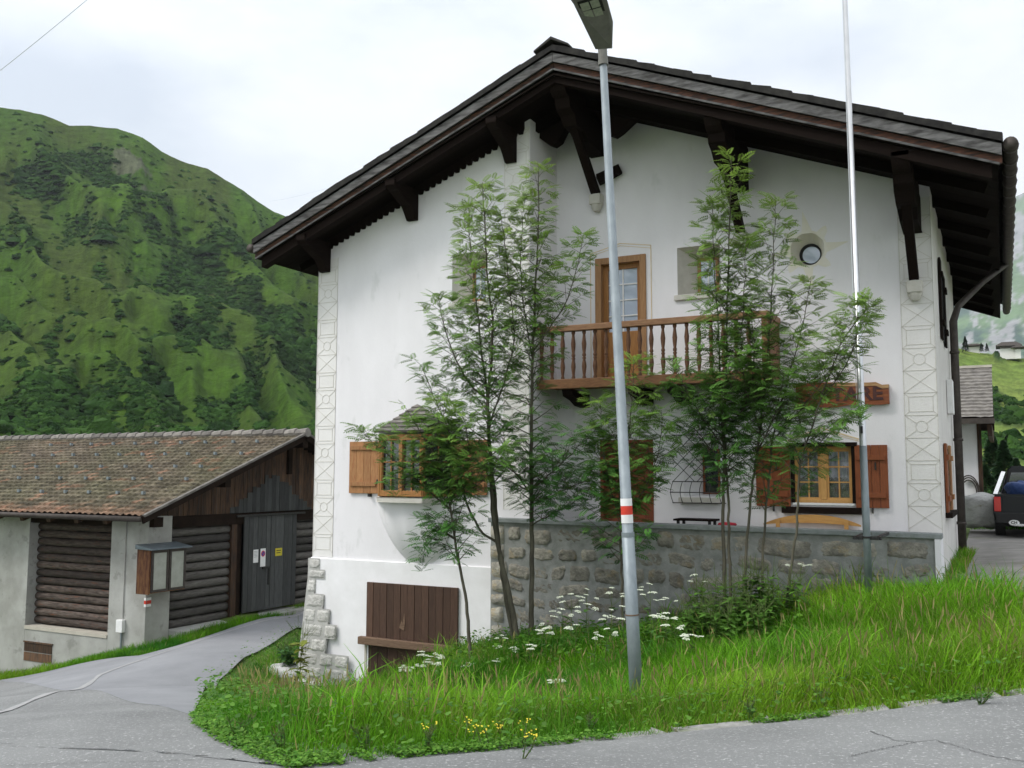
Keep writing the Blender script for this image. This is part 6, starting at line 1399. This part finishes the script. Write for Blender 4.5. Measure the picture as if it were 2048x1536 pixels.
# leafy raspberry and nettle clump, docks and other big weeds
for i, (px, py, Yy, h) in enumerate(sorted([(1395, 1160, 12.3, .75), (1440, 1150, 12.4, .8), (1490, 1130, 12.5, .85), (1530, 1120, 12.6, .85), (1420, 1190, 11.8, .65), (1480, 1180, 12.0, .7), (1540, 1165, 12.2, .7), (1575, 1150, 12.4, .7), (1380, 1200, 11.7, .5), (1450, 1215, 11.4, .6), (1520, 1200, 11.7, .6)])):
    p = atY(px, py, Yy); gz_ = h1(p[0], p[1]); hh = max(p[2]-gz_, .45)+.12
    herb('nettle_bush', (p[0], p[1], gz_), min(hh, 1.1), 'leafy nettle-like bush under the right rowans, '+ordinal(i)+' from the left', 'bush', 'leafy clump under the right rowan trees', 300+i, 6, 'none', 3.4, .26, lcol=(.09, .20, .03))
for i, (px, py, h) in enumerate(sorted([(1500, 1440, .22), (1560, 1425, .2), (1880, 1370, .28), (1930, 1350, .3), (1985, 1340, .3), (1640, 1420, .22), (1960, 1405, .18), (1350, 1440, .22), (1180, 1470, .2), (850, 1500, .18), (560, 1500, .2), (480, 1470, .18), (1700, 1400, .3), (2030, 1330, .34), (1260, 1455, .22), (730, 1500, .2)])):
    p = G(px, py+10); herb('dock_plant', p, h, 'broad-leaved dock plant near the foreground kerb, '+ordinal(i)+' from the left', 'weed', 'broad-leaved weeds near the foreground kerb', 400+i, 4, 'none', 2.2, .14, lcol=(.06, .16, .03))
p = atY(600, 1232, 13.3); herb('tall_weed', (p[0], p[1], h1(p[0], p[1])), p[2]-h1(p[0], p[1]), 'tall yellowish umbel weed at the left corner of the house', 'weed', None, 501, 5, 'yellowish', 1.5, .30, lcol=(.17, .20, .03))
p = atY(580, 1240, 13.9); herb('leafy_bush', (p[0], p[1], h1(p[0], p[1])), .75, 'dense dark green bush behind the stone block at the house corner', 'bush', None, 503, 12, 'none', 4, .35, lcol=(.05, .13, .03))
# conifers and bushes on the right
def conifer(px, py_top, py_bot, D, label, seed, wd=.3):
    rg = np.random.default_rng(seed); b = atD(px, py_bot, D); t = atD(px, py_top, D); h = t[2]-b[2]; root = empty('conifer', tuple(b), label, 'tree', 'conifers beyond the pickup')
    MB().tube([b, (b[0], b[1], t[2])], [h*.03, h*.006], 7).build('trunk', 'bark', root); n = 5200
    u = rg.random(n)**.7; a = rg.random(n)*6.28; lay = 1-.25*((u*11) % 1); r = wd*h*(1-u)**.85*lay*(.35+.65*rg.random(n)**.5)*(1+.3*np.sin(a*3+u*20)); z = h*(.04+.96*u)-r*.25; s_ = h*.024*(.6+rg.random(n))
    O = b[None]+np.stack([np.cos(a)*r, np.sin(a)*r, z], 1); d = np.stack([np.cos(a), np.sin(a), -.15+0*a], 1); sd_ = np.stack([-np.sin(a), np.cos(a), (rg.random(n)-.5)], 1); V = np.zeros((n, 4, 3))
    for i, (p_, q_) in enumerate(((-.8, 0), (.2, .6), (1.3, 0), (.2, -.6))): V[:, i] = O+(d*p_+sd_*q_)*s_[:, None]
    c = np.array([.022, .055, .018])*(.5+1.1*rg.random((n, 1))); fast_mesh('crown', V, 4, [(0, 1, 2, 3)], np.repeat(c[:, None], 4, 1), 'leaf', root)
conifer(2012, 880, 1010, 55, 'dark conifer standing above the cab of the pickup', 1, .34); conifer(1990, 868, 1015, 60, 'dark conifer just left of the pickup cab', 2, .34); conifer(2036, 915, 1005, 50, 'small conifer at the far right edge above the pickup', 3, .5)
conifer(1975, 930, 1045, 45, 'low dark conifer bush beside the neighbour house wall', 4, .5)
for (px, pt, D) in ((1931, 672, 270), (1963, 685, 272), (1974, 686, 272)): conifer(px, pt, 703, D, 'tiny dark conifer on the hill crest, '+{1931: 'left of', 1963: 'just right of', 1974: 'farther right of'}[px]+' the low hut', px, .28)
# ---- haze
def boxmesh(name, x0, x1, y0, y1, z0, z1):
    s = MB().box(x0, x1, y0, y1, z0, z1)
    m = bpy.data.materials.new(name+'_air'); m.use_nodes = True; t = m.node_tree; t.nodes.clear()
    v = N(t, 'ShaderNodeVolumePrincipled'); o = N(t, 'ShaderNodeOutputMaterial'); t.links.new(v.outputs[0], o.inputs['Volume'])
    return s.build(name, m), v
hz, v = boxmesh('haze', -8500, 8500, -1600, 8500, -30, 3200)
v.inputs['Color'].default_value = (.86, .93, 1, 1); v.inputs['Density'].default_value = .00009; v.inputs['Anisotropy'].default_value = .1
tag(hz, 'thin bluish air over the whole valley', kind='stuff')
